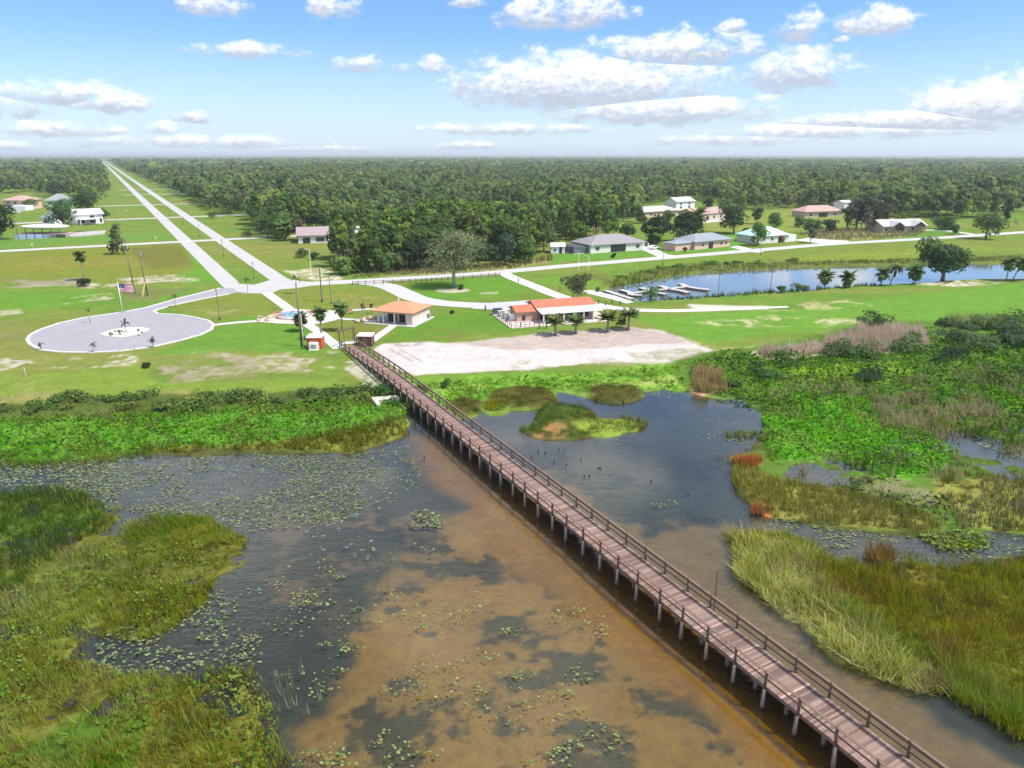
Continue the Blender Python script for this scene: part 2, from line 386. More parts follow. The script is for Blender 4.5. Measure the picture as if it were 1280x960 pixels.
Z([(545,362),(585,362),(590,366),(560,368),(545,366)], (.36,.32,.24), .9, 1.5, .5)
Z([(600,367),(622,366),(622,369),(600,369)], (.36,.34,.28), .6, 1, .3)
# right hand fields
Z([(700,325),(900,308),(1300,288),(1800,270),(1800,300),(1290,318),(1000,328),(900,334),(760,352)], (.11,.165,.035), .8, 4)
Z([(960,322),(1290,305),(1290,322),(1180,326),(960,330)], (.155,.20,.035), .7, 4, 2, .40, nA)
Z([(730,346),(780,338),(860,330),(960,330),(1290,320),(1290,328),(1180,331),(1000,335),(860,343),(790,354),(765,362)], (.095,.115,.035), .85, 3)
Z([(745,335),(830,325),(900,320),(930,326),(830,336),(760,350)], (.09,.20,.03), .7, 3, 2, .4)
Z([(690,344),(760,352),(740,366),(700,360),(665,350)], (.10,.19,.032), .8, 3)
Z([(790,398),(1000,388),(1290,352),(1800,350),(1800,400),(1290,400),(1080,408),(880,430),(840,418)], (.088,.205,.032), .9, 6)
Z([(860,404),(950,396),(1010,398),(1080,402),(1030,410),(940,412),(880,408)], (.40,.37,.24), .75, 4, 2, .47)
Z([(1000,380),(1060,378),(1090,384),(1040,388),(960,390)], (.36,.34,.20), .6, 4, 2, .45)
Z([(1140,357),(1200,351),(1255,352),(1240,358),(1190,360)], (.44,.40,.33), .8, 2, .6, .35)
Z([(860,382),(960,384),(960,388),(870,390)], (.42,.38,.33), .9, 2, .8)
Z([(850,425),(900,436),(960,430),(1000,440),(900,452),(850,455)], (.26,.27,.12), .7, 5, 2, .42)
Z([(690,318),(780,312),(930,305),(930,312),(760,325),(690,330)], (.08,.20,.032), .9, 3)
Z([(840,300),(915,292),(930,305),(850,318)], (.08,.21,.035), .9, 3)
Z([(880,270),(1000,262),(1100,262),(1100,280),(960,292),(880,290)], (.15,.19,.05), .8, 3)
Z([(1020,286),(1090,288),(1160,290),(1140,298),(1040,302),(1000,296)], (.22,.20,.10), .8, 3, 2, .35)
Z([(1120,290),(1190,286),(1200,292),(1130,298)], (.07,.17,.035), .9, 2)
# beach
BEACH = [(466,440),(480,432),(520,430),(560,431),(640,424),(700,416),(790,411),(830,415),(860,428),(888,438),(893,446),(868,453),(780,456),(690,462),(620,465),(560,469),(520,470),(500,464),(485,452)]
Z(BEACH, (.405,.36,.335), 1, 3, 1.2)
Z([(560,431),(640,424),(700,416),(790,411),(840,418),(868,431),(790,434),(700,440),(620,438)], (.29,.235,.20), .85, 4, 1.4)
Z([(780,442),(850,436),(880,440),(860,450),(790,455)], (.17,.20,.10), .75, 4, 2, .42)
Z([(640,452),(770,449),(800,460),(640,466)], (.20,.22,.13), .7, 3, 1.5, .46)
Z([(486,430),(520,427),(532,433),(500,436)], (.10,.11,.08), .6, 2, 1, .5)
for o_x in (0, 12):
    Z([(486+o_x,438),(489+o_x,438),(518+o_x,454),(514+o_x,454)], (.20,.15,.12), .6, .8, .2)
# lake shore greens
Z([(500,478),(560,472),(690,467),(780,460),(850,456),(860,490),(830,485),(740,492),(700,488),(640,505),(600,500),(560,515),(520,500)], (.10,.22,.03), .95, 4)
Z([(540,482),(640,476),(850,470),(850,480),(700,486),(600,488)], (.24,.26,.09), .6, 4, 2, .45)
Z([(-900,522),(0,522),(240,512),(430,496),(500,500),(514,520),(510,545),(440,566),(300,562),(170,566),(0,580),(-900,600)], (.070,.185,.024), 1, 5)
Z([(-900,505),(0,508),(120,500),(300,492),(430,488),(490,486),(500,500),(420,510),(240,516),(0,528),(-900,540)], (.055,.085,.022), .9, 4)
Z([(180,560),(260,556),(380,548),(460,532),(505,520),(512,540),(440,566),(300,564),(200,568)], (.15,.155,.03), .85, 5, 2)
Z([(-900,575),(90,574),(170,562),(300,558),(440,562),(515,540),(560,525),(640,520),(700,500),(850,490),(960,520),(960,560),(915,575),(940,625),(1060,655),(1180,664),(1290,660),(2600,760),(2600,2600),(-1800,2600)], (.055,.065,.022), 1, 6, 0)
# big marsh on the right
Z([(840,452),(900,440),(960,432),(1090,404),(1290,402),(1800,400),(2600,420),(2600,800),(1700,690),(1290,664),(1180,668),(1060,655),(960,642),(918,600),(915,570),(950,555),(950,515),(900,495),(862,488)], (.060,.12,.022), 1, 5, 2)
Z([(955,500),(1010,492),(1075,500),(1150,540),(1200,566),(1170,590),(1100,600),(1040,570),(965,575)], (.075,.22,.024), .95, 6, 2)
Z([(960,458),(1130,452),(1150,470),(1060,480),(970,478)], (.12,.22,.02), .8, 6, 2)
Z([(1150,490),(1290,480),(1290,520),(1180,515)], (.09,.22,.025), .8, 6, 2)
Z([(920,570),(980,600),(1060,610),(1150,640),(1180,664),(1060,655),(960,642),(925,610)], (.17,.165,.04), .95, 5, 2)
Z([(1000,590),(1120,600),(1180,620),(1120,640),(1050,612)], (.13,.12,.07), .8, 6, 2, .42)
Z([(1160,590),(1290,600),(1290,660),(1200,660)], (.17,.18,.05), .85, 6, 2)
Z([(940,440),(1030,430),(1090,408),(1155,412),(1160,430),(1110,440),(960,446)], (.42,.34,.26), .9, 4, 1.5)
Z([(865,470),(900,468),(905,490),(870,494)], (.32,.20,.13), .9, 4)
for a,b,rx,ry in ((935,578,18,8),(952,640,16,5),(1100,695,22,9),(1185,818,20,8)): Z(ell(a,b,rx,ry), (.42,.13,.05), .9, 4)
# island mounds
for a,b,rx,ry in ((653,497,40,13),(770,492,35,12),(706,520,34,14),(580,507,22,9)): Z(ell(a,b,rx,ry), (.050,.055,.014), .95, 4)
Z(ell(695,518,26,10), (.04,.07,.014), .8, 4); Z(ell(690,540,22,8), (.24,.13,.045), .8, 5, 1.5, .4)
Z([(720,530),(790,520),(812,528),(800,538),(745,543)], (.13,.20,.035), .95, 4)
# near beds
for q in MATS_W[7:10]: Z(q, (.09,.105,.022), 1, 5)
Z([(0,640),(60,612),(140,630),(120,660),(60,690),(0,740)], (.045,.085,.016), .9, 8)
Z([(-100,700),(60,690),(150,690),(120,770),(60,830),(-100,860)], (.085,.11,.026), .85, 10)
Z([(170,690),(250,665),(290,690),(250,740),(190,760)], (.075,.075,.015), .85, 10)
Z([(180,860),(320,850),(340,960),(200,980)], (.13,.11,.02), .7, 12, 2, .4)
Z([(20,940),(120,880),(180,900),(160,980)], (.035,.095,.012), .8, 8)
Z(MATS_W[10], (.10,.115,.022), 1, 6)
Z([(1040,705),(1290,700),(1290,800),(1150,780),(1060,740)], (.11,.09,.015), .8, 10)
Z([(925,672),(1020,690),(1040,740),(1140,830),(1060,820),(960,750)], (.15,.14,.06), .8, 8)
Z([(18,299),(0,312),(-200,330),(-200,300)], (.07,.17,.03), .8, 3)
# forest floor far away
d2 = sstep(255, 300, dist)
# lake bed
BED = np.zeros(COL.shape); BED[:] = (.048, .060, .038)
def bz(poly, c, a=1., feather=12, wobble=6, patch=None):
    al = area(poly, feather, wobble)*a
    if patch is not None: al = al*sstep(patch-.07, patch+.09, nE)
    BED[:] = BED + (np.array(c)-BED)*al[..., None]
nE = fbm(WX/4.2+wob, WY/4.2, 41, 5)
SAND = (.245,.180,.046); 
bz([(560,640),(640,600),(700,640),(1250,1000),(1300,1500),(350,1500),(360,960),(340,930),(420,780),(520,700)], SAND, 1, 22, 7)
bz([(360,640),(540,640),(560,700),(430,800),(330,780)], (.16,.13,.08), .7, 14, 6, .55)
bz([(440,610),(560,590),(600,640),(560,690),(430,700)], (.17,.135,.085), .8, 14, 6, .57)
bz([(590,545),(690,590),(760,635),(950,645),(1000,700),(1100,840),(1300,950),(1500,1100),(1400,1400),(1150,960),(700,640),(590,560)], (.20,.165,.078), 1, 14, 4)
bz([(730,590),(960,590),(960,640),(930,650),(780,640)], (.055,.075,.055), .9, 8, 4)
bz([(810,645),(870,648),(870,662),(815,660)], (.055,.075,.055), .9, 6, 3)
nE2 = fbm(WX/1.6, WY/1.3, 47, 5); dark = sstep(.505, .60, .62*nE+.38*nE2)*area([(380,680),(700,640),(960,860),(1100,1000),(1100,1500),(350,1500)], 20, 5)
BED += (np.array((.050,.058,.028))-BED)*dark[..., None]*.9
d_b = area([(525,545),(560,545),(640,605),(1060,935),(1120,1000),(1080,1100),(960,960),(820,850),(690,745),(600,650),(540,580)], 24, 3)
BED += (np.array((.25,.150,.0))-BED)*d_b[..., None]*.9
lowmarsh_c = area([(-900,515),(0,520),(240,508),(430,492),(500,486),(560,476),(690,468),(780,462),(850,456),(940,440),(1090,406),(1290,404),(2600,410),(2600,2600),(-1800,2600),(-1800,515)], 10, 1.5)
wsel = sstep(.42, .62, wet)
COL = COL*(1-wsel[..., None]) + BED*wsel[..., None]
gk = (COL[..., 1] > COL[..., 0]*1.04) & (wsel < .5)
COL[gk] *= np.array((1.04, .93, .82))
lm = lowmarsh_c*(1-wsel)
COL *= (0.86 + .28*nD + lm*(1.6*(nD-.5)+1.0*(nB-.5)))[..., None].clip(.25, 1.2)
# ---------- heights
depth = .30 + .35*sstep(.3, .7, fbm(WX/25, WY/25, 51, 3))
zland = np.full(GX.shape, GZ)
mm = np.zeros(GX.shape)
lowmarsh = area([(-900,515),(0,520),(240,508),(430,492),(500,486),(560,476),(690,468),(780,462),(850,456),(940,440),(1090,406),(1290,404),(2600,410),(2600,2600),(-1800,2600),(-1800,515)], 10, 1.5)
zland = zland*(1-lowmarsh) + lowmarsh*(.06 + .12*sstep(.35,.75,nB))
for (a,b,rx,ry,h) in ((653,497,40,13,0.45),(770,492,35,12,.42),(706,520,34,14,.45),(580,507,22,9,.4)):
    zland = zland + h*sstep(0, 1, area(ell(a,b,rx,ry), rx*.45, .5))
ZZ = zland*(1-wet) - depth*wet
# keep the pond banks and lawns exactly flat elsewhere
V = np.stack([WX, WY, ZZ], -1).reshape(-1, 3)
nr, nc = GX.shape
idx = np.arange(nr*nc).reshape(nr, nc)
Fq = np.stack([idx[:-1,:-1], idx[1:,:-1], idx[1:,1:], idx[:-1,1:]], -1).reshape(-1, 4)
gm, nt, b, o = newmat('ground_cover')
a = nd(nt, 'ShaderNodeAttribute', attribute_name='Col'); g = nd(nt, 'ShaderNodeNewGeometry')
na = NOISE(nt, g.outputs['Position'], 1.6, 6, .65); nb = NOISE(nt, g.outputs['Position'], .12, 5, .6); ncn = NOISE(nt, g.outputs['Position'], .45, 5, .7)
k = M(nt, 'ADD', .30, M(nt, 'ADD', M(nt, 'MULTIPLY', na, .85), M(nt, 'ADD', M(nt, 'MULTIPLY', nb, .35), M(nt, 'MULTIPLY', ncn, .60))))
hs = nd(nt, 'ShaderNodeHueSaturation'); put(nt, hs.inputs['Value'], k); nt.links.new(a.outputs[0], hs.inputs['Color'])
put(nt, hs.inputs['Hue'], M(nt, 'ADD', .484, M(nt, 'MULTIPLY', ncn, .032)))
nt.links.new(hs.outputs[0], b.inputs['Base Color']); b.inputs['Roughness'].default_value = .95; b.inputs['Specular IOR Level'].default_value = 0.0
bp = nd(nt, 'ShaderNodeBump'); bp.inputs['Strength'].default_value = .5; bp.inputs['Distance'].default_value = .25
put(nt, bp.inputs['Height'], na); nt.links.new(bp.outputs[0], b.inputs['Normal'])
gr = npmesh('ground', V, Fq[:, ::-1], gm, COL.reshape(-1, 3)); struct(gr)
gr.data.polygons.foreach_set('use_smooth', [True]*len(gr.data.polygons))
# ground out to the horizon and behind
o = MB().poly([(-30000,-3000,-1.2),(30000,-3000,-1.2),(30000,34000,-1.2),(-30000,34000,-1.2)]).build('lake_bed', mat('far_soil', (.03,.045,.015), 1)); struct(o)
# ---------- water
wm = bpy.data.materials.new('lake_water'); wm.use_nodes = True; nt = wm.node_tree; nt.nodes.clear()
o_ = nd(nt, 'ShaderNodeOutputMaterial'); g = nd(nt, 'ShaderNodeNewGeometry')
n_a = NOISE(nt, g.outputs['Position'], 2.2, 4, .6, .4)
mp = nd(nt, 'ShaderNodeMapping'); mp.inputs['Scale'].default_value = (.35, 1.0, 1); mp.inputs['Rotation'].default_value = (0,0,R(-20)); nt.links.new(g.outputs['Position'], mp.inputs[0])
n_b = NOISE(nt, mp.outputs[0], 1.4, 4, .6, .5)
n_c = NOISE(nt, g.outputs['Position'], .05, 4, .6)
hgt = M(nt, 'ADD', M(nt, 'MULTIPLY', n_a, .4), n_b)
bp = nd(nt, 'ShaderNodeBump'); put(nt, bp.inputs['Strength'], SS(nt, n_c, .40, .60, .05, .50)); bp.inputs['Distance'].default_value = .10; put(nt, bp.inputs['Height'], hgt)
fr = nd(nt, 'ShaderNodeFresnel'); fr.inputs[0].default_value = 1.52; nt.links.new(bp.outputs[0], fr.inputs[1])
gl = nd(nt, 'ShaderNodeBsdfGlossy'); gl.inputs['Roughness'].default_value = .06; nt.links.new(bp.outputs[0], gl.inputs['Normal'])
tr = nd(nt, 'ShaderNodeBsdfTransparent'); tr.inputs[0].default_value = (.80, .74, .60, 1)
df = nd(nt, 'ShaderNodeBsdfDiffuse'); df.inputs[0].default_value = (.085, .095, .075, 1)      # suspended silt
m1 = nd(nt, 'ShaderNodeMixShader'); m1.inputs[0].default_value = .08; nt.links.new(tr.outputs[0], m1.inputs[1]); nt.links.new(df.outputs[0], m1.inputs[2])
m2 = nd(nt, 'ShaderNodeMixShader'); put(nt, m2.inputs[0], M(nt, 'MULTIPLY', fr.outputs[0], 1.6, clamp=True)); nt.links.new(m1.outputs[0], m2.inputs[1]); nt.links.new(gl.outputs[0], m2.inputs[2])
nt.links.new(m2.outputs[0], o_.inputs[0])
o = MB().poly([(-1200,-600,0),(1200,-600,0),(1200,125,0),(-1200,125,0)]).build('lake_water', wm); struct(o)
pm_ = bpy.data.materials.new('pond_water'); pm_.use_nodes = True; nt = pm_.node_tree; nt.nodes.clear()
o_ = nd(nt, 'ShaderNodeOutputMaterial'); g = nd(nt, 'ShaderNodeNewGeometry'); n_a = NOISE(nt, g.outputs['Position'], .8, 4, .6, .4)
bp = nd(nt, 'ShaderNodeBump'); bp.inputs['Strength'].default_value = .12; bp.inputs['Distance'].default_value = .05; put(nt, bp.inputs['Height'], n_a)
fr = nd(nt, 'ShaderNodeFresnel'); fr.inputs[0].default_value = 1.6; nt.links.new(bp.outputs[0], fr.inputs[1])
gl = nd(nt, 'ShaderNodeBsdfGlossy'); gl.inputs['Roughness'].default_value = .05; nt.links.new(bp.outputs[0], gl.inputs['Normal'])
df = nd(nt, 'ShaderNodeBsdfDiffuse'); df.inputs[0].default_value = (.20, .21, .19, 1)
m2 = nd(nt, 'ShaderNodeMixShader'); put(nt, m2.inputs[0], M(nt, 'MULTIPLY', fr.outputs[0], 1.7, clamp=True)); nt.links.new(df.outputs[0], m2.inputs[1]); nt.links.new(gl.outputs[0], m2.inputs[2]); nt.links.new(m2.outputs[0], o_.inputs[0])
o = MB().poly([(15,150,.0),(600,150,.0),(600,330,.0),(15,330,.0)]).build('pond_water', pm_); struct(o)
o = MB().poly([(-260,260,.0),(-140,260,.0),(-140,360,.0),(-260,360,.0)]).build('canal_water', wm); struct(o)

# ============================================================= ROADS
conc = mat('pale_concrete', (.44,.43,.41), .85, .26, .35, obj=True)
concw = mat('white_concrete', (.52,.50,.46), .85, .24, .5)
pavg = mat('worn_asphalt_pale', (.41,.395,.375), .85, .24, .2)
asph = mat('grey_asphalt', (.285,.272,.285), .85, .22, .3)
dirt = mat('sandy_track', (.52,.48,.42), .95, .3, .3)
def smooth(pts, k=5):
    p = [pts[0]]+list(pts)+[pts[-1]]; out = []
    for i in range(1, len(p)-2):
        for j in range(k):
            t = j/k; q = []
            for c in (0, 1):
                a0, a1, a2, a3 = p[i-1][c], p[i][c], p[i+1][c], p[i+2][c]
                q.append(.5*((2*a1)+(-a0+a2)*t+(2*a0-5*a1+4*a2-a3)*t*t+(-a0+3*a1-3*a2+a3)*t**3))
            out.append(tuple(q))
    out.append(pts[-1]); return out
def strip(name, pts, wd, z, m, k=6, world=False, build=True, edge=None):
    q = pts if world else smooth([Pn(*a) for a in pts], k)
    n = len(q); Vv = []; Ff = []
    for i in range(n):
        a = np.array(q[max(i-1,0)]); c = np.array(q[min(i+1,n-1)]); d = c-a; d = d/np.linalg.norm(d)
        ww = wd if not hasattr(wd, '__len__') else np.interp(i/(n-1), np.linspace(0,1,len(wd)), wd)
        nn = np.array([-d[1], d[0]])*ww/2
        Vv += [(*(np.array(q[i])+nn), z), (*(np.array(q[i])-nn), z)]
    for i in range(n-1): Ff.append((2*i+1, 2*i+3, 2*i+2, 2*i))
    mb = MB(); mb.v = Vv; mb.f = Ff; mb.c = [None]*len(Ff)
    return struct(mb.build(name, m))
def pad(name, pts, z, m, sm=False, h=None):
    q = [Pn(*a) for a in pts]
    if sm:
        q = smooth(q+[q[0]], 4)[:-1]
    mb = MB()
    if h: mb.prism(q, z, z+h)
    else:
        ar = sum(q[i][0]*q[(i+1) % len(q)][1]-q[(i+1) % len(q)][0]*q[i][1] for i in range(len(q)))
        mb.poly([(a[0], a[1], z) for a in (q if ar > 0 else q[::-1])])
    return struct(mb.build(name, m)), q
z0 = GZ+.02
bd = np.array([(119-640)/F, CP+SP*math.tan(PITCH)]); bd /= np.linalg.norm(bd)
def boul(name, xa, xb, y, z, m, L=5200):
    a = np.array(Pn(xa, y)); c = np.array(Pn(xb, y)); mb = MB()
    N = 40
    for i in range(N):
        s0, s1 = L*(i/N)**2, L*((i+1)/N)**2
        mb.poly([(*(a+bd*s0), z), (*(c+bd*s0), z), (*(c+bd*s1), z), (*(a+bd*s1), z)])
    return struct(mb.build(name, m))
boul('boulevard_road', 273, 299, 353, z0, pavg)
boul('boulevard_road', 338, 363, 350.5, z0, pavg)
pad('road_junction', [(272,352),(288,350),(300,355),(318,356),(338,350),(352,346.5),(366,350),(388,352.5),(388,357.5),(372,360),(350,362),(338,367),(300,366.5),(286,366),(280,360)], z0+.004, pavg)
# cross streets run square to the boulevard
cr = np.array([bd[1], -bd[0]])
for (x, y, wl, wr, wd) in ((222,302.4,-330,75,6.5),(196,272.6,-110,130,6.5),(214,255.2,-45,60,6),(170,243.5,-10,60,6),(163,237.5,-10,75,6)):
    p0 = np.array(Pn(x, y))
    strip('cross_street', [tuple(p0+cr*wl), tuple(p0), tuple(p0+cr*wr)], wd, z0+.008, conc, world=True)
strip('lakeside_road', [(384,355),(430,352.5),(500,348.5),(560,345),(620,340.5),(700,333),(760,328),(840,321.5),(900,316.5),(960,311.5),(1040,305),(1120,300.5),(1180,297),(1240,293),(1300,289),(1500,276)], 6.2, z0+.012, conc)
strip('park_road', [(455,353),(482,357),(500,364),(520,373),(545,378),(580,381),(620,382),(660,379)], 6.0, z0+.016, conc)
strip('park_path', [(628,341),(645,349),(668,358),(690,367),(712,374),(745,381),(780,386.5),(830,388.5),(880,387.5),(930,386),(985,383.5)], [4,4,4,4,4,3.6,3.2,3,2.5,1.5], z0+.020, concw)
pad('parking_lot', [(590,386),(600,379.5),(640,377),(700,373),(722,373.5),(750,379),(752,383),(720,382),(660,383),(640,388),(615,387)], z0+.024, mat('lot_gravel', (.42,.41,.42), .95, .25, .5))
pad('boat_ramp', [(722,362),(742,363),(770,370),(792,377.5),(784,379.5),(760,373),(735,367)], z0+.008, concw)
pad('driveway', [(800,311),(812,307),(834,318),(850,320),(836,324),(822,321)], z0+.006, concw)
pad('driveway', [(912,309),(922,307),(948,313),(962,311),(950,316),(938,315)], z0+.006, concw)
pad('driveway', [(992,300),(1010,297.5),(1040,300),(1062,301),(1050,306),(1030,305)], z0+.006, concw)
strip('driveway', [(1145,288),(1170,287.5),(1200,290.5),(1222,294)], 3.5, z0+.006, concw)
pad('driveway', [(868,272),(905,270),(908,276),(870,280)], z0+.006, concw)
# cul-de-sac with a raised kerb
CUL = [(34,425),(38,419),(50,412.5),(75,404),(105,397.5),(150,391),(182,385),(225,372.8),(275,360.5),(290,360),(300,366),(287,367.5),(250,374.5),(215,382),(198,387),(192,390),(198,392.5),(225,394),(245,397.5),(260,401),(267,406),(264,412.5),(250,419),(225,426),(190,434),(150,439.2),(112,441),(75,440.5),(50,437.5),(38,431)]
_, q = pad('turning_circle', CUL, z0+.028, asph)
ring = q; kb = MB(); n = len(ring)
for i in range(n):
    if i in (8, 9, 10): continue
    a = np.array(ring[i]); b_ = np.array(ring[(i+1) % n]); d = (b_-a); L = np.linalg.norm(d); d /= L
    kb.bar((*a, GZ+.07), (*(b_+d*.1), GZ+.07), .65, .14)
struct(kb.build('kerb', concw))
_, q = pad('island_bed', [(125,418),(140,413),(155,410.5),(175,409.5),(187.5,412),(176,417.5),(152,422),(133,421)], GZ, mat('pale_shell', (.68,.62,.48), .95, .25, 2), h=.16)
strip('sidewalk', [(267,406.5),(300,403),(347,400)], 1.8, z0+.032, concw, 2)
strip('sidewalk', [(333,366),(347,376),(362,387)], 2.6, z0+.032, concw, 2)
pad('plaza', [(318,402),(345,391),(362,386),(395,388),(408,393),(398,399),(385,406),(345,404.5)], z0+.036, mat('plaza_pink', (.58,.45,.36), .85, .2, 1.2))
strip('sidewalk', [(392,394),(405,392),(418,389)], 3.2, z0+.040, concw, 2)
strip('sidewalk', [(416,390),(440,388),(472,386)], 1.6, z0+.044, concw, 2)
strip('sidewalk', [(418,390),(412,400),(388,404)], 3.0, z0+.048, concw, 2)
strip('sidewalk', [(382,404),(402,418),(424,436)], 2.2, z0+.052, concw, 2)
strip('sidewalk', [(418,398),(445,400),(475,402)], 1.4, z0+.044, concw, 2)
strip('sidewalk', [(492,407),(478,417),(464,427)], 1.8, z0+.056, concw, 2)
strip('sidewalk', [(420,430),(445,428),(468,425.5)], 2.0, z0+.060, concw, 2)
# ============================================================= BOARDWALK PIER
dA = np.array(Pn(428, 433, .8)); dB = np.array(Pn(1014.4, 885, 2.7)[:2])
dB = np.array([17.95, 34.4]); dd = dB-dA; LEN = np.linalg.norm(dd); dd /= LEN; dn_ = np.array([-dd[1], dd[0]])   # dn_: towards the right side (+x,+y)
if dn_[0] < 0: dn_ = -dn_
DW = 2.45; LT = LEN+24
def deckz(s): return .80+.80*float(sstep(0, 26, np.array(float(s))))
def DP(s, o, z): q = dA+dd*s+dn_*o; return (q[0], q[1], z)
pier = thing('boardwalk_pier', 'long weathered wooden boardwalk pier on piles crossing the marsh lake', 'pier', DP(0,0,0))
org = np.array(DP(0,0,0))
def L3(p): return (p[0]-org[0], p[1]-org[1], p[2]-org[2])
rg = random.Random(5)
mb = MB(); s = 0.0
while s < LT:
    wd = .145; z = deckz(s+.07)+rg.uniform(-.004,.006)
    k = rg.choice([.68,.85,1,1,1.1,1.3]) * rg.uniform(.9,1.1); t = rg.random()
    if rg.random() < .07: k *= 1.5
    c = np.array((.235,.150,.120))*(1-t*.5)+np.array((.21,.165,.145))*t*.5
    e = rg.uniform(-.02,.03)
    mb.quadbox([L3(DP(s,-.08-e,z-.04)),L3(DP(s,DW+.08+e,z-.04)),L3(DP(s+wd,DW+.08+e,z-.04)),L3(DP(s+wd,-.08-e,z-.04)),
                L3(DP(s,-.08-e,z)),L3(DP(s,DW+.08+e,z)),L3(DP(s+wd,DW+.08+e,z)),L3(DP(s+wd,-.08-e,z))], tuple(c*k))
    s += .160
mb.build('deck', WOODC, pier)
SP_ = 2.62; ns = int(LT//SP_)+1
woodd = mat('dark_treated_wood', (.135,.085,.062), .85, .3, 4); woodg = mat('grey_pile_wood', (.20,.155,.125), .9, .35, 3)
woodr = mat('rail_wood', (.18,.11,.08), .85, .3, 3)
for side, o_ in ((0, -.16), (1, DW+.16)):
    cap = MB(); mid = MB(); low = MB(); beam = MB()
    for i in range(ns-1):
        s0, s1 = i*SP_, (i+1)*SP_; a0, a1 = deckz(s0), deckz(s1)
        io = o_+(.10 if side == 0 else -.10)
        cap.bar(L3(DP(s0,o_,a0+1.10)), L3(DP(s1,o_,a1+1.10)), .19, .045)
        mid.bar(L3(DP(s0,io,a0+.98)), L3(DP(s1,io,a1+.98)), .045, .13)
        low.bar(L3(DP(s0,io,a0+.52)), L3(DP(s1,io,a1+.52)), .045, .13)
        beam.bar(L3(DP(s0,o_+(.12 if side==0 else -.12),a0-.16)), L3(DP(s1,o_+(.12 if side==0 else -.12),a1-.16)), .07, .24)
    cap.build('cap_rail', woodr, pier); mid.build('upper_rail', woodd, pier); low.build('middle_rail', woodd, pier); beam.build('side_beam', woodr, pier)
for side, o_ in ((0, -.16), (1, DW+.16)):
    for i in range(ns):
        s0 = i*SP_+rg.uniform(-.06,.06); a0 = deckz(s0); lean = rg.uniform(-.07,.07)
        mb = MB().tube([L3(DP(s0+lean,o_,a0-.2)), L3(DP(s0,o_,a0+.5)), L3(DP(s0,o_,a0+1.16))], [.105,.10,.095], 8)
        po = mb.build('post', woodd, pier, True)
        mb = MB().tube([L3(DP(s0+lean*2.4,o_,-1.0)), L3(DP(s0+lean,o_,a0-.18))], [.155,.13], 8); mb.build('pile', woodg, po, True)
for i in range(4, ns):
    s0 = i*SP_+1.15+rg.uniform(-.15,.15); a0 = deckz(s0); mb = MB().tube([L3(DP(s0,.75,-1.0)), L3(DP(s0,.70,a0-.05))], [.15,.13], 8); mb.build('inner_pile', woodg, pier, True)
mb = MB()
for i in range(ns):
    s0 = i*SP_; a0 = deckz(s0); mb.bar(L3(DP(s0,-.2,a0-.22)), L3(DP(s0,DW+.2,a0-.22)), .09, .2)
    if i > 6 and i % 3 == 0: mb.bar(L3(DP(s0,-.1,a0-.3)), L3(DP(s0,DW,.25)), .05, .14)
mb.build('cross_beam', woodg, pier)
# pole with a small arm standing at the right rail
q = P(893, 755, 1.6); t_ = thing('light_pole', 'thin dark pole with short arm rising above the pier right handrail', 'pole', (*q[:2], 1.6))
MB().tube([(0,0,-.6),(0,0,2.9)], [.06,.045], 8).build('pole', woodd, t_); MB().bar((0,0,2.45),(-.45,-.15,2.5),.05,.05).box(-.62,-.40,-.22,-.08,2.42,2.52).build('arm', woodd, t_)
# entrance gate frame
g0 = P(425,434); g1 = P(443.5,428)
t_ = thing('pier_gate', 'open timber gate frame with crossbeam at the landward end of the pier', 'gate', g0)
gv = np.array(g1)-np.array(g0); H_=3.0
for e in (0,1): MB().bar(tuple(gv*e), tuple(gv*e+np.array((0,0,H_))), .2,.2).build('post', woodd, t_)
MB().bar(tuple(-gv*.04+np.array((0,0,H_-.1))), tuple(gv*1.04+np.array((0,0,H_-.1))), .16,.24).build('crossbeam', woodd, t_)
gb = np.array((-.6,1.9,0))
for e in (.35,.95): MB().bar(tuple(gv*e+gb), tuple(gv*e+gb+np.array((0,0,2.4))), .1,.1).build('inner_post', woodd, t_)
# concrete slab beside the pier
q = [Pn(464,498,.35), Pn(496,495.5,.35), Pn(500,499,.35), Pn(473,501.5,.35), Pn(476,507,.35), Pn(471,507.5,.35)]
t_ = tag(MB().prism(q, -.2, .55).build('concrete_slab', mat('slab_concrete',(.50,.47,.38),.9,.2,1)), 'pale L shaped concrete slab poking out of the reeds left of the pier', 'concrete slab')

# ============================================================= SHEDS
def shed(name, label, px_l, px_r, depth, h, wallc, trimc, extra=None):
    a = np.array(P(*px_l)); b_ = np.array(P(*px_r)); w_ = np.linalg.norm(b_-a); rz = math.atan2(b_[1]-a[1], b_[0]-a[0])
    t = thing(name, label, 'shed', tuple((a+b_)/2), rz)
    wl = MB(); wl.box(-w_/2, w_/2, 0, depth, -.1, h)
    n = int(w_/.32)
    for i in range(n+1):
        x = -w_/2+i*w_/n; wl.box(x-.02, x+.02, -.02, .0, 0, h)
    wl.build('wall', wallc, t)
    MB().quadbox([(-w_/2-.12,-.15,h),(w_/2+.12,-.15,h),(w_/2+.12,depth+.15,h+.12),(-w_/2-.12,depth+.15,h+.12),(-w_/2-.12,-.15,h+.1),(w_/2+.12,-.15,h+.1),(w_/2+.12,depth+.15,h+.24),(-w_/2-.12,depth+.15,h+.24)]).build('roof', trimc, t)
    return t, w_
white = mat('white_paint', (.76,.76,.74), .6, .08, 2); red = mat('red_boards', (.47,.085,.035), .75, .25, 3); brn = mat('brown_boards', (.15,.06,.048), .8, .25, 3)
dk = mat('dark_opening', (.025,.025,.03), .4, .2, 2); glass = mat('window_glass', (.05,.065,.08), .12, .2, 2)
t_, w_ = shed('pump_shed', 'small red boarded shed with white roof and white machine in front', (384.5,436.5), (402.5,436.5), 2.2, 2.1, red, white)
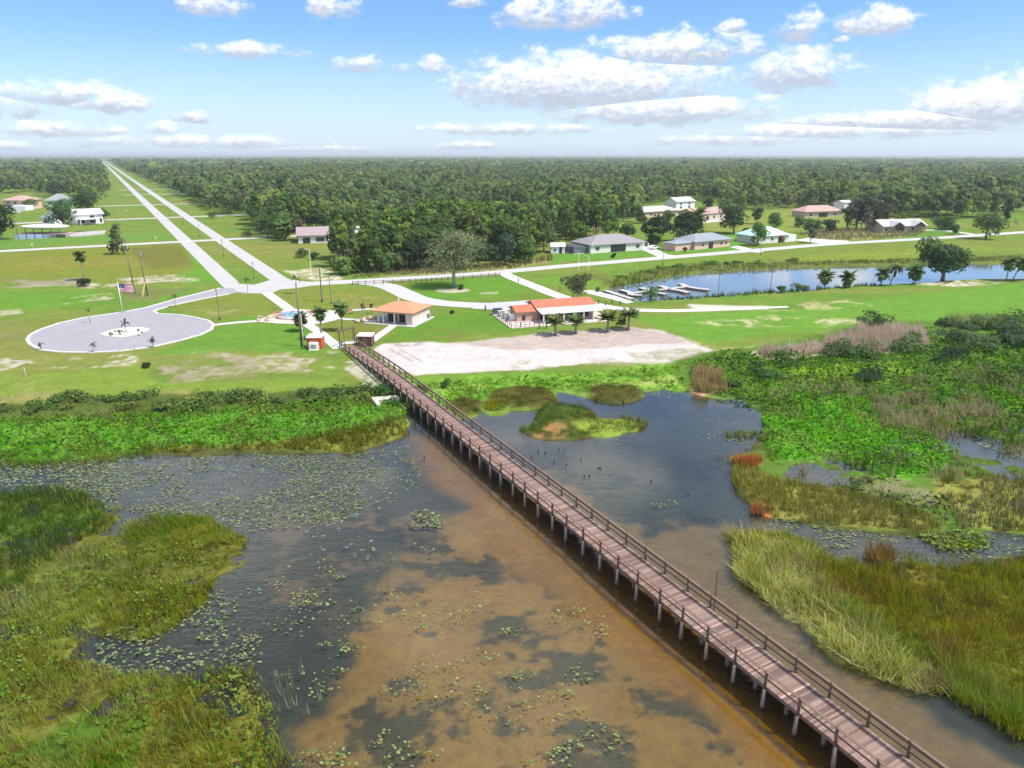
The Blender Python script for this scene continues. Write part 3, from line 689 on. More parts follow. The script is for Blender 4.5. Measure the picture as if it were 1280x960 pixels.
MB().box(-.75,.75,-.9,-.04,0,1.35).box(-.85,.85,-1.0,-.04,-.1,.12).build('machine_cabinet', white, t_)
MB().box(-.45,.45,-.93,-.90,.35,1.05).build('grille', mat('grey_grille',(.3,.33,.33),.5,.2,8), t_)
MB().box(.8,1.0,-.5,-.03,0,.5).build('side_box', mat('orange_box',(.6,.25,.1),.7), t_)
t_, w_ = shed('ticket_kiosk', 'small dark brown boarded kiosk with white roof beside the pier entrance', (447.3,433), (464.8,433.4), 1.9, 1.9, brn, white)
MB().box(-.4,.4,-.05,-.02,.1,1.7).build('door', mat('brown_door',(.20,.10,.075),.7), t_)

# ============================================================= PAVILION
tile_o = mat('orange_tiles', (.52,.235,.125), .8, .14, 1.5, bump=.2); tile_r = mat('red_orange_tiles', (.46,.14,.075), .8, .16, 1.2, bump=.2)
pinkw = mat('pale_pink_stucco', (.66,.52,.47), .9, .08, .8)
def hiproof(mb, x0, x1, y0, y1, z0_, rise, inset=None, th=.16):
    w_, d_ = x1-x0, y1-y0
    if w_ >= d_:
        i = d_/2 if inset is None else inset; r0, r1 = (x0+i, (y0+y1)/2, z0_+rise), (x1-i, (y0+y1)/2, z0_+rise)
    else:
        i = w_/2 if inset is None else inset; r0, r1 = ((x0+x1)/2, y0+i, z0_+rise), ((x0+x1)/2, y1-i, z0_+rise)
    a,b_,c,d = (x0,y0,z0_),(x1,y0,z0_),(x1,y1,z0_),(x0,y1,z0_)
    A,B,Cc,D = [(p[0],p[1],z0_-th) for p in (a,b_,c,d)]
    if w_ >= d_:
        mb.poly([a,b_,r1,r0]); mb.poly([b_,c,r1]); mb.poly([c,d,r0,r1]); mb.poly([d,a,r0])
    else:
        mb.poly([a,b_,r0]); mb.poly([b_,c,r1,r0]); mb.poly([c,d,r1]); mb.poly([d,a,r0,r1])
    mb.poly([A,B,b_,a]); mb.poly([B,Cc,c,b_]); mb.poly([Cc,D,d,c]); mb.poly([D,A,a,d]); mb.poly([D,Cc,B,A])
def gableroof(mb, x0, x1, y0, y1, z0_, rise, th=.14, wall=None, wx=None):
    ym = (y0+y1)/2
    mb.quadbox([(x0,y0,z0_-th),(x1,y0,z0_-th),(x1,ym,z0_+rise-th),(x0,ym,z0_+rise-th),(x0,y0,z0_),(x1,y0,z0_),(x1,ym,z0_+rise),(x0,ym,z0_+rise)])
    mb.quadbox([(x0,ym,z0_+rise-th),(x1,ym,z0_+rise-th),(x1,y1,z0_-th),(x0,y1,z0_-th),(x0,ym,z0_+rise),(x1,ym,z0_+rise),(x1,y1,z0_),(x0,y1,z0_)])
def window(parent, face, c, z, w_, h_, hw, d, frm=None, pane=None):
    """face f/b/l/r of a box x in -hw..hw, y in 0..d"""
    f = MB(); p = MB(); frm = frm or white; pane = pane or glass
    def b2(mb, u0, u1, za, zb, o0, o1):
        if face == 'f': mb.box(u0, u1, -o1, -o0, za, zb)
        elif face == 'b': mb.box(u0, u1, d+o0, d+o1, za, zb)
        elif face == 'r': mb.box(hw+o0, hw+o1, u0, u1, za, zb)
        else: mb.box(-hw-o1, -hw-o0, u0, u1, za, zb)
    t = .09
    b2(f, c-w_/2-t, c+w_/2+t, z-t, z, 0, .07); b2(f, c-w_/2-t, c+w_/2+t, z+h_, z+h_+t, 0, .07)
    b2(f, c-w_/2-t, c-w_/2, z, z+h_, 0, .07); b2(f, c+w_/2, c+w_/2+t, z, z+h_, 0, .07)
    b2(p, c-w_/2, c+w_/2, z, z+h_, 0, .03)
    fo = f.build('window', frm, parent); p.build('pane', pane, fo); return fo
u19 = R(-19); A_ = np.array(P(515.5, 407.3)); ud = np.array((math.cos(u19), math.sin(u19), 0)); wd_ = np.array((-math.sin(u19), math.cos(u19), 0))
PW, PD = 7.0, 8.3
pc = A_-ud*PW/2
t_ = thing('picnic_pavilion', 'pale pink pavilion with orange hip roof and open columned porch near the pier entrance', 'pavilion', tuple(pc), u19)
MB().box(-PW/2-3.6, PW/2+.9, -1.3, PD+.6, -.25, .12).build('patio', concw, t_)
wl = MB(); wl.box(-PW/2+.2, PW/2, 1.9, PD, .1, 2.55); wl.box(PW/2-1.5, PW/2, 0, 1.9, .1, 2.55); wl.box(-PW/2+.2,-PW/2+.4, 0,1.9,2.2,2.55); wl.box(-PW/2+.4,PW/2-1.5,0,.2,2.25,2.55)
wl.build('wall', pinkw, t_)
for x in (-PW/2+.3, -PW/2-.9, -PW/2+2.9): MB().box(x-.14,x+.14,.02,.30,.1,2.56).build('column', white, t_)
for x in (-PW/2-2.2,): MB().box(x-.12,x+.12,PD*.5,PD*.5+.24,.1,2.56).build('column', white, t_)
for c_ in (-2.0, .6): MB().box(c_-1.0,c_+1.0,1.85,1.89,.15,2.1).build('doorway', dk, t_)
window(t_, 'r', 3.0, 1.5, .25, .6, PW/2, PD); window(t_, 'r', 5.6, 1.5, .25, .6, PW/2, PD)
MB().box(PW/2+.05,PW/2+.5,6.9,7.9,.12,1.1).build('air_unit', mat('grey_metal',(.25,.26,.28),.6), t_)
rf = MB(); hiproof(rf, -PW/2-2.3, PW/2+.5, -.7, PD+.7, 2.72, 1.35, 4.0); ro = rf.build('roof', tile_o, t_)
MB().tube([(-2.2,5.2,3.4),(-2.2,5.2,4.5)], .14, 8).build('chimney', white, ro)

# ============================================================= CLUBHOUSE
rzc = ang((673,403),(748,397.5)); c0 = np.array(P(675,402.8)); 
t_ = thing('park_hall', 'long low hall with red orange roof and white lean to canopy behind the beach palms', 'hall', tuple(c0), rzc)
Lh = np.linalg.norm(np.array(P(745,397.0))-c0)
tanw = mat('tan_brick', (.46,.30,.22), .9, .2, 6)
MB().box(-7.5, Lh+2.5, -3.6, 11.5, -.2, .1).build('patio', mat('patio_pink',(.56,.47,.42),.9,.2,1), t_)
wl = MB(); wl.box(0, Lh, 2.2, 8.0, .1, 2.6); wl.poly([(0,2.2,2.6),(0,8.0,2.6),(0,5.1,3.45)]); wl.poly([(Lh,2.2,2.6),(Lh,5.1,3.45),(Lh,8.0,2.6)]); wl.build('wall', tanw, t_)
rf = MB(); gableroof(rf, -.4, Lh+.5, 1.7, 8.5, 2.68, 1.05); rf.build('roof', tile_r, t_)
MB().quadbox([(-.3,-1.9,2.0),(Lh+1.2,-1.9,2.0),(Lh+1.2,1.68,2.5),(-.3,1.68,2.5),(-.3,-1.9,2.12),(Lh+1.2,-1.9,2.12),(Lh+1.2,1.68,2.62),(-.3,1.68,2.62)]).build('canopy', mat('canopy_white', (.58,.58,.57), .7, .15, 1), t_)
for i in range(7):
    x = .2+i*(Lh+.5)/6; MB().box(x-.11,x+.11,-1.75,-1.5,.1,2.02).build('column', white, t_)
wl = MB(); wl.box(-4.6, -.02, 1.6, 6.4, .1, 2.1); wl.poly([(-4.6,1.6,2.1),(-4.6,6.4,2.1),(-4.6,4.0,2.9)]); wl.build('wing_wall', tanw, t_)
rf = MB(); gableroof(rf, -4.95, -.42, 1.2, 6.8, 2.14, .95); rf.build('wing_roof', tile_r, t_)
MB().box(-3.4,-2.7,1.52,1.59,.3,1.3).build('door', dk, t_)
for i in range(4): MB().box(Lh*(.06+i*.24),Lh*(.06+i*.24)+1.9,2.12,2.19,.2,1.95).build('doorway', dk, t_)
MB().box(-5.6,-4.65,2.6,3.6,.1,1.5).build('tank', white, t_)
mb = MB()
for i in range(12):
    x = -7.3+i*.1; 
for x0,x1,y0,y1 in ((-7.4,-.5,-3.4,-3.4),(-7.4,-7.4,-3.4,6)):
    n = 7
    for i in range(n+1): 
        x = x0+(x1-x0)*i/n; y = y0+(y1-y0)*i/n; mb.box(x-.05,x+.05,y-.05,y+.05,.0,1.15)
    mb.bar((x0,y0,1.1),(x1,y1,1.1),.05,.07); mb.bar((x0,y0,.6),(x1,y1,.6),.05,.06)
mb.build('railing', mat('dark_rail',(.12,.09,.08),.7), t_)
# odds and ends left of the hall
for k,(x,y,c,lb) in enumerate(((622,393,(.10,.10,.11),'dark dumpster behind the low fence left of the hall'),(628,396,(.50,.48,.46),'grey storage bin next to the dumpster by the hall'),(633,399,(.62,.62,.6),'pale upright tank outside the hall gable wall'))):
    m_ = mat('bin_%s' % ('dark','grey','pale')[k], c, .6); mb = MB(); mb.quadbox([(-.8,-.5,0),(.8,-.5,0),(.8,.5,0),(-.8,.5,0),(-.95,-.6,1.1),(.95,-.6,1.1),(.95,.6,1.3),(-.95,.6,1.3)]) if k < 2 else mb.tube([(0,0,0),(0,0,1.5),(0,0,1.7)],[.5,.5,.25],12)
    root = thing(('dumpster','storage_bin','water_tank')[k], lb, ('dumpster','bin','tank')[k], P(x,y), .3); mb.build('body', m_, root); MB().box(-.97,.97,-.62,.62,1.31,1.36).build('lid', m_, root) if k < 2 else None

# ============================================================= HOUSES
def house(name, label, pl, pr, depth, wh, rise, wallm, roofm, kind='hip', wins=(), over=.6, ridge=None, parts=None, cat='house', doors=()):
    a = np.array(P(*pl)); b_ = np.array(P(*pr)); w_ = np.linalg.norm(b_-a); rz = math.atan2(b_[1]-a[1], b_[0]-a[0])
    t = thing(name, label, cat, tuple((a+b_)/2), rz); hw = w_/2
    wl = MB(); wl.box(-hw, hw, 0, depth, -.3, wh)
    if kind == 'gable': wl.poly([(-hw,0,wh),(-hw,depth,wh),(-hw,depth/2,wh+rise*.93)]); wl.poly([(hw,0,wh),(hw,depth/2,wh+rise*.93),(hw,depth,wh)])
    wl.build('wall', wallm, t)
    rf = MB(); (hiproof if kind == 'hip' else gableroof)(rf, -hw-over, hw+over, -over, depth+over, wh+.03+(.16 if kind=='hip' else .1), rise, *((ridge,) if (kind=='hip' and ridge) else ()))
    rf.build('roof', roofm, t)
    for (f, c, z, ww, hh) in wins: window(t, f, c*(hw if f in 'fb' else depth), z, ww, hh, hw, depth)
    for (c, ww) in doors: MB().box(c*hw-ww/2, c*hw+ww/2, -.05, -.005, 0, 2.3).build('door', dk, t)
    return t, hw
greyr = mat('grey_shingles', (.25,.235,.235), .85, .12, 1.2, bump=.2); tealr = mat('pale_teal_roof', (.42,.60,.56), .6, .08, 1)
bluer = mat('blue_grey_shingles', (.235,.26,.29), .85, .12, 1.2); brownr = mat('brown_pink_tiles', (.42,.27,.235), .85, .15, 1.2); lgr = mat('light_grey_shingles', (.45,.44,.43), .85, .1, 1)
creamw = mat('cream_stucco', (.66,.64,.58), .9, .06, 1); peachw = mat('peach_stucco', (.62,.42,.33), .9, .08, 1); tanst = mat('tan_stucco', (.52,.42,.32), .9, .08, 1)
whiter = mat('white_roof', (.70,.70,.70), .7, .08, 1)
def W(*a): return a
h1, hw1 = house('house', 'large white house with dark grey hip roof directly behind the pond road', (738,317), (806,312.5), 13, 2.8, 2.7, creamw, greyr, 'hip', [W('f',-.75,1,1.6,1.2),W('f',.72,1,1.6,1.2),W('r',.5,1,1.5,1.1)])
MB().box(-3.2,3.2,-.08,-.01,.1,2.6).build('lanai_screen', dk, h1)
for x in (hw1-2.6,hw1-.3): MB().box(x,x+.3,-2.2,-1.9,0,2.8).build('porch_column', white, h1)
MB().box(-hw1-6.5,-hw1-.7,1,11,0,.15).build('pool_deck', concw, h1)
cg = MB()
for i in range(6):
    y = 1.2+i*1.9; cg.bar((-hw1-6.3,y,0),(-hw1-6.3,y,2.6),.09,.09); cg.bar((-hw1-.75,y,0),(-hw1-.75,y,2.9),.09,.09); cg.bar((-hw1-6.3,y,2.6),(-hw1-3.4,y,3.3),.08,.08); cg.bar((-hw1-3.4,y,3.3),(-hw1-.75,y,2.9),.08,.08)
for x,z in ((-6.3,2.6),(-3.4,3.3),(-.75,2.9),(-6.3,1.2)): cg.bar((-hw1+x,1.2,z),(-hw1+x,10.7,z),.08,.08)
cg.build('pool_cage', mat('bronze_frame',(.06,.055,.05),.5), h1)
MB().box(-hw1-6.2,-hw1-.8,1.3,10.5,.15,2.4).build('cage_screen', mat('dark_mesh',(.09,.10,.12),.7,.3,2), h1)
t_, _ = house('garden_shed', 'small white shed at the left of the grey roofed house', (688.5,317), (706,317), 4, 2.4, 1.1, white, whiter, 'gable', [W('f',-.4,.9,.8,.8)], .25, cat='shed', doors=[(.4,1.0)])
t_, _ = house('house', 'pink walled bungalow with long blue grey roof right of the white house', (868,312.5), (912,308), 10, 2.8, 2.2, peachw, bluer, 'hip', [W('f',-.55,1,1.4,1.1),W('f',.5,1,1.4,1.1),W('f',.78,1,1.0,1.1)], .8, doors=[(-.1,2.4)])
MB().box(-_-9,-_-.1,1,7,0,2.4).build('wing_wall', peachw, t_); rf = MB(); hiproof(rf, -_-9.5,-_+.5,.6,7.6,2.7,.9); rf.build('wing_roof', bluer, t_)
t_, _ = house('house', 'cream house with pale teal roof in front of the sandy lot', (944,305), (985,302.5), 11, 2.8, 3.0, creamw, tealr, 'hip', [W('f',-.5,1,1.3,1.1),W('f',.0,1,1.3,1.1)], .6, doors=[(.45,1.2)])
MB().box(_,_+5,1,6,0,2.6).build('garage', white, t_)
t_, _ = house('house', 'grey gabled house at the bend of the road near the lone tree', (1103,291), (1156,289.5), 10, 2.7, 2.6, tanst, lgr, 'gable', [W('f',-.85,.8,1.4,1.2),W('f',.4,.8,1.6,1.2)], .7, doors=[(-.2,4.5)])
for x in (-.45*_, .55*_):
    mb = MB(); mb.quadbox([(x-3.4,-2.5,2.7),(x,-2.5,4.7),(x,4,4.9),(x-3.4,4,2.9),(x-3.4,-2.5,2.85),(x,-2.5,4.88),(x,4,5.05),(x-3.4,4,3.05)]); mb.quadbox([(x,-2.5,4.7),(x+3.4,-2.5,2.7),(x+3.4,4,2.9),(x,4,4.9),(x,-2.5,4.88),(x+3.4,-2.5,2.85),(x+3.4,4,3.05),(x,4,5.05)]); mb.build('front_gable', lgr, t_)
    MB().poly([(x-3,-2.2,2.7),(x+3,-2.2,2.7),(x,-2.2,4.55)]).box(x-3,x+3,-2.2,-.02,0,.2).build('gable_wall', dk, t_)
t_, _ = house('house', 'low ranch house with brownish pink roof on the far lawn', (1006,272), (1051,270.5), 11, 3.0, 2.9, brnw if False else tanst, brownr, 'hip', [W('f',-.7,.8,2,1.4),W('f',.65,.8,2,1.4)], 1.0, doors=[(0,6)])
t_, _ = house('house', 'long low pale grey roofed house left of the tan gabled house', (802,272.5), (848,269.5), 12, 3, 2.4, tanst, lgr, 'hip', [W('f',-.5,1,2,1.2),W('f',.3,1,2,1.2)], .8)
t_, _ = house('house', 'tan gabled two part house beside the round dark oak', (868,277), (905,274), 11, 3.6, 2.6, tanst, brownr, 'gable', [W('f',-.6,1,1.8,1.5),W('f',.3,1,1.8,1.5),W('f',.75,1,1.4,1.4)], .6, doors=[(-.15,2.4)])
t_, _ = house('house', 'tall white house rising behind the tan gabled house', (845,263), (868,261.5), 10, 5.0, 2.6, white, lgr, 'gable', [W('f',-.5,1,1.8,1.5),W('f',.4,1,1.8,1.5),W('f',-.5,3.2,1.8,1.2),W('f',.4,3.2,1.8,1.2)], .6)
t_, _ = house('house', 'white flat looking house whose pale roof shows above the palm clump', (1054,264), (1068,263), 7, 5.0, 1.2, white, whiter, 'gable', [W('f',0,3,2,1.2)], .4)
t_, _ = house('house', 'low house with mauve shingle roof and white front by the wood edge', (373,304.5), (411,303.5), 11, 3.0, 2.8, creamw, mat('mauve_shingles',(.32,.24,.25),.85,.12,1), 'gable', [W('f',.45,.6,3.5,1.7),W('f',.9,.6,.9,1.7)], .7, doors=[(-.45,2.8)])
MB().box(_-.2,_+14,4,13,0,2.9).build('wing_wall', creamw, t_); rf = MB(); gableroof(rf, _+.8,_+14.6,3.4,13.6,3.1,2.4); rf.build('wing_roof', lgr, t_)
# left group across the canal
t_, _ = house('house', 'pink two storey villa at the far left behind the round dark tree', (6,262), (36,262), 14, 5.6, 2.8, peachw, brownr, 'hip', [W('f',-.6,1,1.6,1.5),W('f',0,1,1.6,1.5),W('f',.6,1,1.6,1.5),W('f',-.6,3.6,1.5,1.3),W('f',.0,3.6,1.5,1.3),W('f',.6,3.6,1.5,1.3)], .9)
MB().box(2,_+4,-9,-1,0,3).build('garage', white, t_)
t_, _ = house('house', 'grey green hip roofed house standing behind the left canal trees', (58,258), (93,257), 13, 3.6, 4.0, creamw, mat('grey_green_shingles',(.23,.26,.24),.85,.1,1), 'hip', [W('f',-.75,1,1.6,1.5),W('f',-.3,1,1.6,1.5)], .9)
t_, _ = house('house', 'white house with light grey metal roof on the canal bank', (96,281), (130,279), 11, 4.6, 2.6, white, lgr, 'gable', [W('f',-.6,.6,2.4,2.0),W('f',.2,.6,2.4,2.0),W('f',.8,.6,1.4,2.0),W('f',.2,3,2,1.2)], .8)
MB().box(-_*.9,_*.5,-5,-.02,2.6,2.8).box(-_*.9,-_*.85,-5,-4.8,0,2.6).box(_*.45,_*.5,-5,-4.8,0,2.6).build('terrace', white, t_)
t_, _ = house('house', 'small pale blue grey roofed house between canal tree and boathouse', (53,281), (68,281), 9, 3.4, 2.4, white, bluer, 'hip', [W('f',-.4,1,1.6,1.4)], .6)
t_ = thing('boathouse', 'white round roofed boathouse on dark pilings over the canal', 'boathouse', P(51,296))
mb = MB(); mb.blob((0,4,3.9),(10.5,5,1.0),24,6,.0); mb.build('roof', whiter, t_, True)
MB().box(-10.5,12,0,7,1.0,1.25).build('dock', mat('dock_boards',(.40,.27,.24),.9), t_)
for i in range(7): MB().tube([(-10+i*3.6,.4,-1.2),(-10+i*3.6,.4,3.6 if i<6 else 1.2)], .16, 6).build('piling', woodd, t_)
t_ = tag(MB().bar(P(70,294.5),P(132,289.5),.6,1.3).build('seawall', concw), 'pale seawall running along the canal below the white house', 'seawall')
q = P(8,299); 

# ============================================================= CARS
def car(label, px, rz, col):
    t = thing('parked_car', label, 'car', P(*px, GZ+.03), rz, 'cars parked at the houses')
    b_ = MB(); prof = [(-2.2,.35),(2.2,.35),(2.25,.8),(1.3,.92),(.75,1.42),(-1.2,1.45),(-1.95,.98),(-2.25,.9)]
    v = [(x,-.85,z) for x,z in prof]+[(x,.85,z) for x,z in prof]; n = len(prof)
    b_.v = v; b_.f = [tuple(range(n)), tuple(range(2*n-1,n-1,-1))]+[(i,(i+1)%n,n+(i+1)%n,n+i)[::-1] for i in range(n)]; b_.c=[None]*len(b_.f)
    b_.build('body', mat('car_paint_%s' % col[0], col[1], .3, .03), t)
    g_ = MB(); g_.box(-1.1,.7,-.865,-.852,.98,1.33).box(-1.1,.7,.852,.865,.98,1.33); g_.build('window', glass, t)
    for x in (-1.4,1.4):
        for y in (-.86,.66): MB().tube([(x,y,.33),(x,y+.2,.33)],.33,12).build('wheel', mat('tyre',(.03,.03,.03),.8), t)
car('white car parked on the driveway beside the grey roofed house', (817.5,311.5), .4, ('white',(.75,.75,.75)))
car('white van like car parked below the pink villa', (22,266.5), 1.2, ('cream',(.68,.68,.66)))

# ============================================================= POLES
polem = mat('dark_pole', (.055,.045,.04), .6, .2, 2); wpole = mat('pale_pole', (.55,.54,.50), .6, .1, 2); brp = mat('brown_pole', (.17,.125,.095), .8, .3, 2)
def H_of(b_, tpx):      # height of a vertical thing from its foot and top
    X, Y = Pn(*b_); lo, hi = 0.0, 40.0
    for _i in range(40):
        m_ = (lo+hi)/2
        if W2P(X, Y, GZ+m_)[1] > tpx: lo = m_
        else: hi = m_
    return lo
def lamp(px, top, label, m_=polem, kind='globe', group='lamp posts', rad=.09):
    h = H_of(px, top); t = thing('street_lamp', label, 'street lamp', P(*px), 0, group)
    MB().tube([(0,0,0),(0,0,.5),(0,0,.55),(0,0,h-.3)],[rad*1.8,rad*1.8,rad,rad*.75],8).build('pole', m_, t, True)
    if kind == 'globe': MB().tube([(0,0,h-.35),(0,0,h-.25),(0,0,h)],[.12,.26,.14],8).build('lantern', mat('lantern_glass',(.22,.22,.2),.3), t)
    else: MB().bar((0,0,h-.3),(-.9,0,h-.1),.08,.08).box(-1.3,-.7,-.14,.14,h-.14,h-.02).build('lamp_head', m_, t)
    return t
lamp((279.4,320.5),299,'dark lamp post on the boulevard median just below the main cross street')
lamp((249.6,296),281,'dark lamp post on the median between first and second cross streets')
lamp((230,282),270,'dark lamp post on the median, second up from the main cross street')
lamp((212,269.8),260.5,'small dark lamp post on the median near the second cross street')
lamp((317.5,348.5),328,'dark lamp post at the rounded near tip of the boulevard median')
lamp((274.7,400),361,'tall lamp post with white sign beside the turning circle entrance')
lamp((402.7,377),328,'taller of the two dark poles on the oval lawn', rad=.16)
lamp((414,380),345,'shorter of the two dark poles on the oval lawn')
lamp((897.2,372),330,'dark lamp post on the near bank at the middle of the pond', kind='arm')
lamp((962.7,364.5),325,'dark lamp post on the near pond bank by the scrubby bushes', kind='arm')
lamp((814.6,372),346,'dark lamp post behind the bush next to the floating docks', kind='arm')
lamp((828.3,331),307,'dark lamp post on the verge across from the blue roofed bungalow', kind='arm')
lamp((950.5,319),300,'dark lamp post on the verge in front of the teal roofed house', kind='arm')
for x,y,tp,lb in ((723,340,313,'thin white lamp post left of the pair above the lone spreading tree'),(735.5,339,319,'thin white lamp post with drooping arm right of the pair above the lone tree'),(740.5,320,304,'thin white flag pole in front of the grey roofed house'),(389.5,346,311,'thin white lamp post beside the bare sandy patch')):
    lamp((x,y), tp, lb, wpole, 'arm', 'white lamp posts', .07)
def upole(px, top, label, wood=brp, arms=0, guard=None, lean=0, rad=.16):
    h = H_of(px, top); t = thing('utility_pole', label, 'utility pole', P(*px))
    MB().tube([(0,0,0),(lean,0,h)],[rad,rad*.65],8).build('pole', wood, t, True)
    for i in range(arms): MB().bar((lean-1.2,-.2,h-.5-i*.9),(lean+1.2,.2,h-.5-i*.9),.12,.12).build('crossarm', brp, t)
    if arms: MB().tube([(lean+.35,0,h-2.4),(lean+.35,0,h-1.5)],.24,8).build('transformer', mat('grey_metal',(.25,.26,.28)), t)
    if guard: MB().tube([(-.9,-1.0,0),(lean*.2,0,3.6)],.17,6).build('guard', mat('yellow_guard',(.62,.47,.16),.7), t)
    return t
upole((168.8,367), 299, 'tall leaning utility pole on the field, left of two', lean=-.5, arms=1)
upole((184.7,370), 308, 'utility pole with yellow guy guard on the field, right of two', guard=True, lean=-.6, arms=1)
upole((377.2,433), 353, 'stout brown utility pole standing left of the red shed', rad=.2)
upole((380,437), 392, 'slim pale pole right beside the stout utility pole', wpole, rad=.09)
upole((155,318), 273, 'dead leaning snag pole right of the ragged pine', brp, lean=-.8, rad=.22)
# overhead wire between the two field poles
# flag
fb = (153.6,391.5); h = H_of(fb, 353.5); t_ = thing('flagpole', 'white flagpole at the edge of the turning circle', 'flagpole', P(*fb))
MB().tube([(0,0,0),(0,0,h)],[.10,.06],8).build('pole', mat('white_pole',(.78,.78,.78),.4,.03), t_, True); MB().blob((0,0,h+.1),(.14,.14,.14),8,6,0).build('finial', mat('gold',(.7,.5,.15),.3,.02), t_)
fl = MB(); nx = 26; FW, FH = 3.3, 1.9; ns_ = 13
fm = attrmat('flag_cloth', .8, .04, 2, .35)
def fpt(u, v): return (u*FW*.97, .28*math.sin(u*7.0+v*1.2)*u**.6, h-.15-v*FH-u*u*.25)
stars = set()
for i in range(nx):
    for j in range(ns_*2):
        u0, u1, v0, v1 = i/nx, (i+1)/nx, j/(ns_*2), (j+1)/(ns_*2)
        c = (.55,.03,.05) if (j//2) % 2 == 0 else (.80,.80,.80)
        if u0 < .40 and j < 14: c = (.7,.7,.72) if (i % 2 == 1 and j % 3 == 1) else (.03,.045,.20)
        fl.poly([fpt(u0,v1),fpt(u1,v1),fpt(u1,v0),fpt(u0,v0)], c)
fo = fl.build('flag', fm); fo.location = P(*fb); tag(fo, 'striped flag with blue starred canton flying from the white flagpole', 'flag')
# small signs
def sign(px, label, col, h=1.6, w_=.7, hh=.6):
    t = thing('road_sign', label, 'sign', P(*px)); MB().bar((0,0,0),(0,0,h),.08,.08).build('post', wpole, t); MB().box(-w_/2,w_/2,-.07,-.045,h-hh,h+.1).build('sign_panel', mat('sign_%s' % col[0], col[1], .5), t)
sign((168.5,437.5), 'small white sign on the near rim of the turning circle', ('white',(.75,.75,.75)))
sign((32.5,526-0 if False else 471), 'thin white stake on the sandy strip at far left', ('stake',(.7,.68,.6)), 1.5, .1, .6)
sign((41,310), 'white sign beside the cross street near the canal', ('white',(.75,.75,.75)))
sign((195,301), 'white sign right of the ragged pine on the cross street verge', ('white',(.75,.75,.75)))
sign((159,266), 'white sign on the second lawn left of the boulevard', ('white',(.75,.75,.75)))
sign((278,253), 'white sign at the wood edge right of the boulevard', ('white',(.75,.75,.75)), 2.4, 1.0, 1.4)
# wooden fence along the lakeside road
fa = Pn(441,357); fbp = Pn(625,345.5); pl = smooth([fa, Pn(512,354), Pn(560,351.2), fbp], 7)
t_ = thing('post_rail_fence', 'dark low post and rail fence along the lakeside road behind the mossy oak', 'fence', (*fa, GZ))
rl = MB(); q = [np.array((*p, 0))-np.array((*fa, 0)) for p in pl]
for i, p in enumerate(q):
    MB().box(p[0]-.08,p[0]+.08,p[1]-.08,p[1]+.08,0,1.25).build('post', woodd, t_)
    if i < len(q)-1: rl.bar(p+(0,0,1.0),q[i+1]+(0,0,1.0),.06,.12); rl.bar(p+(0,0,.55),q[i+1]+(0,0,.55),.06,.12)
rl.build('rail', woodd, t_)
# bollards along the park path
bpx = [(648,352.5),(700,363.5),(716,372.5),(733,377),(748,380),(757,382),(765,379.5),(775,381.5),(606.5,389),(615,394),(633,403),(607,387.5),(651,409),(674,411),(683,411)]
where = ['at the path fork by the lawn','below the spreading tree','where the path leaves the parking lot','right of the hall roof ridge','on the path edge above the canopy','first above the path bend','near the ramp corner','beside the foot of the boat ramp','at the corner of the parking lot','on the fence line left of the dumpster','beside the pale tank','at the upper end of the patio fence','at the pink patio corner','on the beach edge of the patio','on the beach edge nearest the palms']
b0 = None
for (x,y),wr in zip(bpx, where):
    if b0 is None:
        b0 = thing('bollard', 'short dark wooden bollard '+wr, 'bollard', P(x,y), 0, 'bollards around the park path'); MB().box(-.12,.12,-.12,.12,0,1.0).build('post', woodd, b0); MB().box(-.14,.14,-.14,.14,1.0,1.06).build('cap', woodd, b0)
    else: dup(b0, P(x,y), 0, 'short dark wooden bollard '+wr)
# fountain basin and benches in the plaza
t_ = thing('fountain', 'round pale blue fountain basin in the pink plaza', 'fountain', P(366,396))
MB().tube([(0,0,0),(0,0,.55),(0,0,.6)],[3.4,3.4,3.2],28).build('basin', concw, t_, True); MB().tube([(0,0,.5),(0,0,.64)],[3.1,3.1],28).build('water', mat('fountain_water',(.22,.36,.42),.1,.05), t_); MB().tube([(0,0,.6),(0,0,1.3),(0,0,1.4)],[.35,.2,.5],10).build('spout', concw, t_)
for x,y,lb in ((347,394.5,'wooden bench at the left end of the plaza'),(352,398.5,'wooden bench at the near left of the plaza'),(389,394,'wooden bench at the right end of the plaza'),(436,392.5,'wooden bench on the thin path right of the plaza')):
    t_ = thing('park_bench', lb, 'bench', P(x,y), .4, 'park benches'); bm_ = mat('bench_wood',(.42,.20,.12),.8)
    MB().box(-.9,.9,-.25,.25,.42,.48).build('seat', bm_, t_); MB().box(-.9,.9,.22,.28,.5,.95).build('backrest', bm_, t_)
    for s_ in (-.75,.75): MB().box(s_-.05,s_+.05,-.22,.25,0,.42).build('leg', polem, t_)
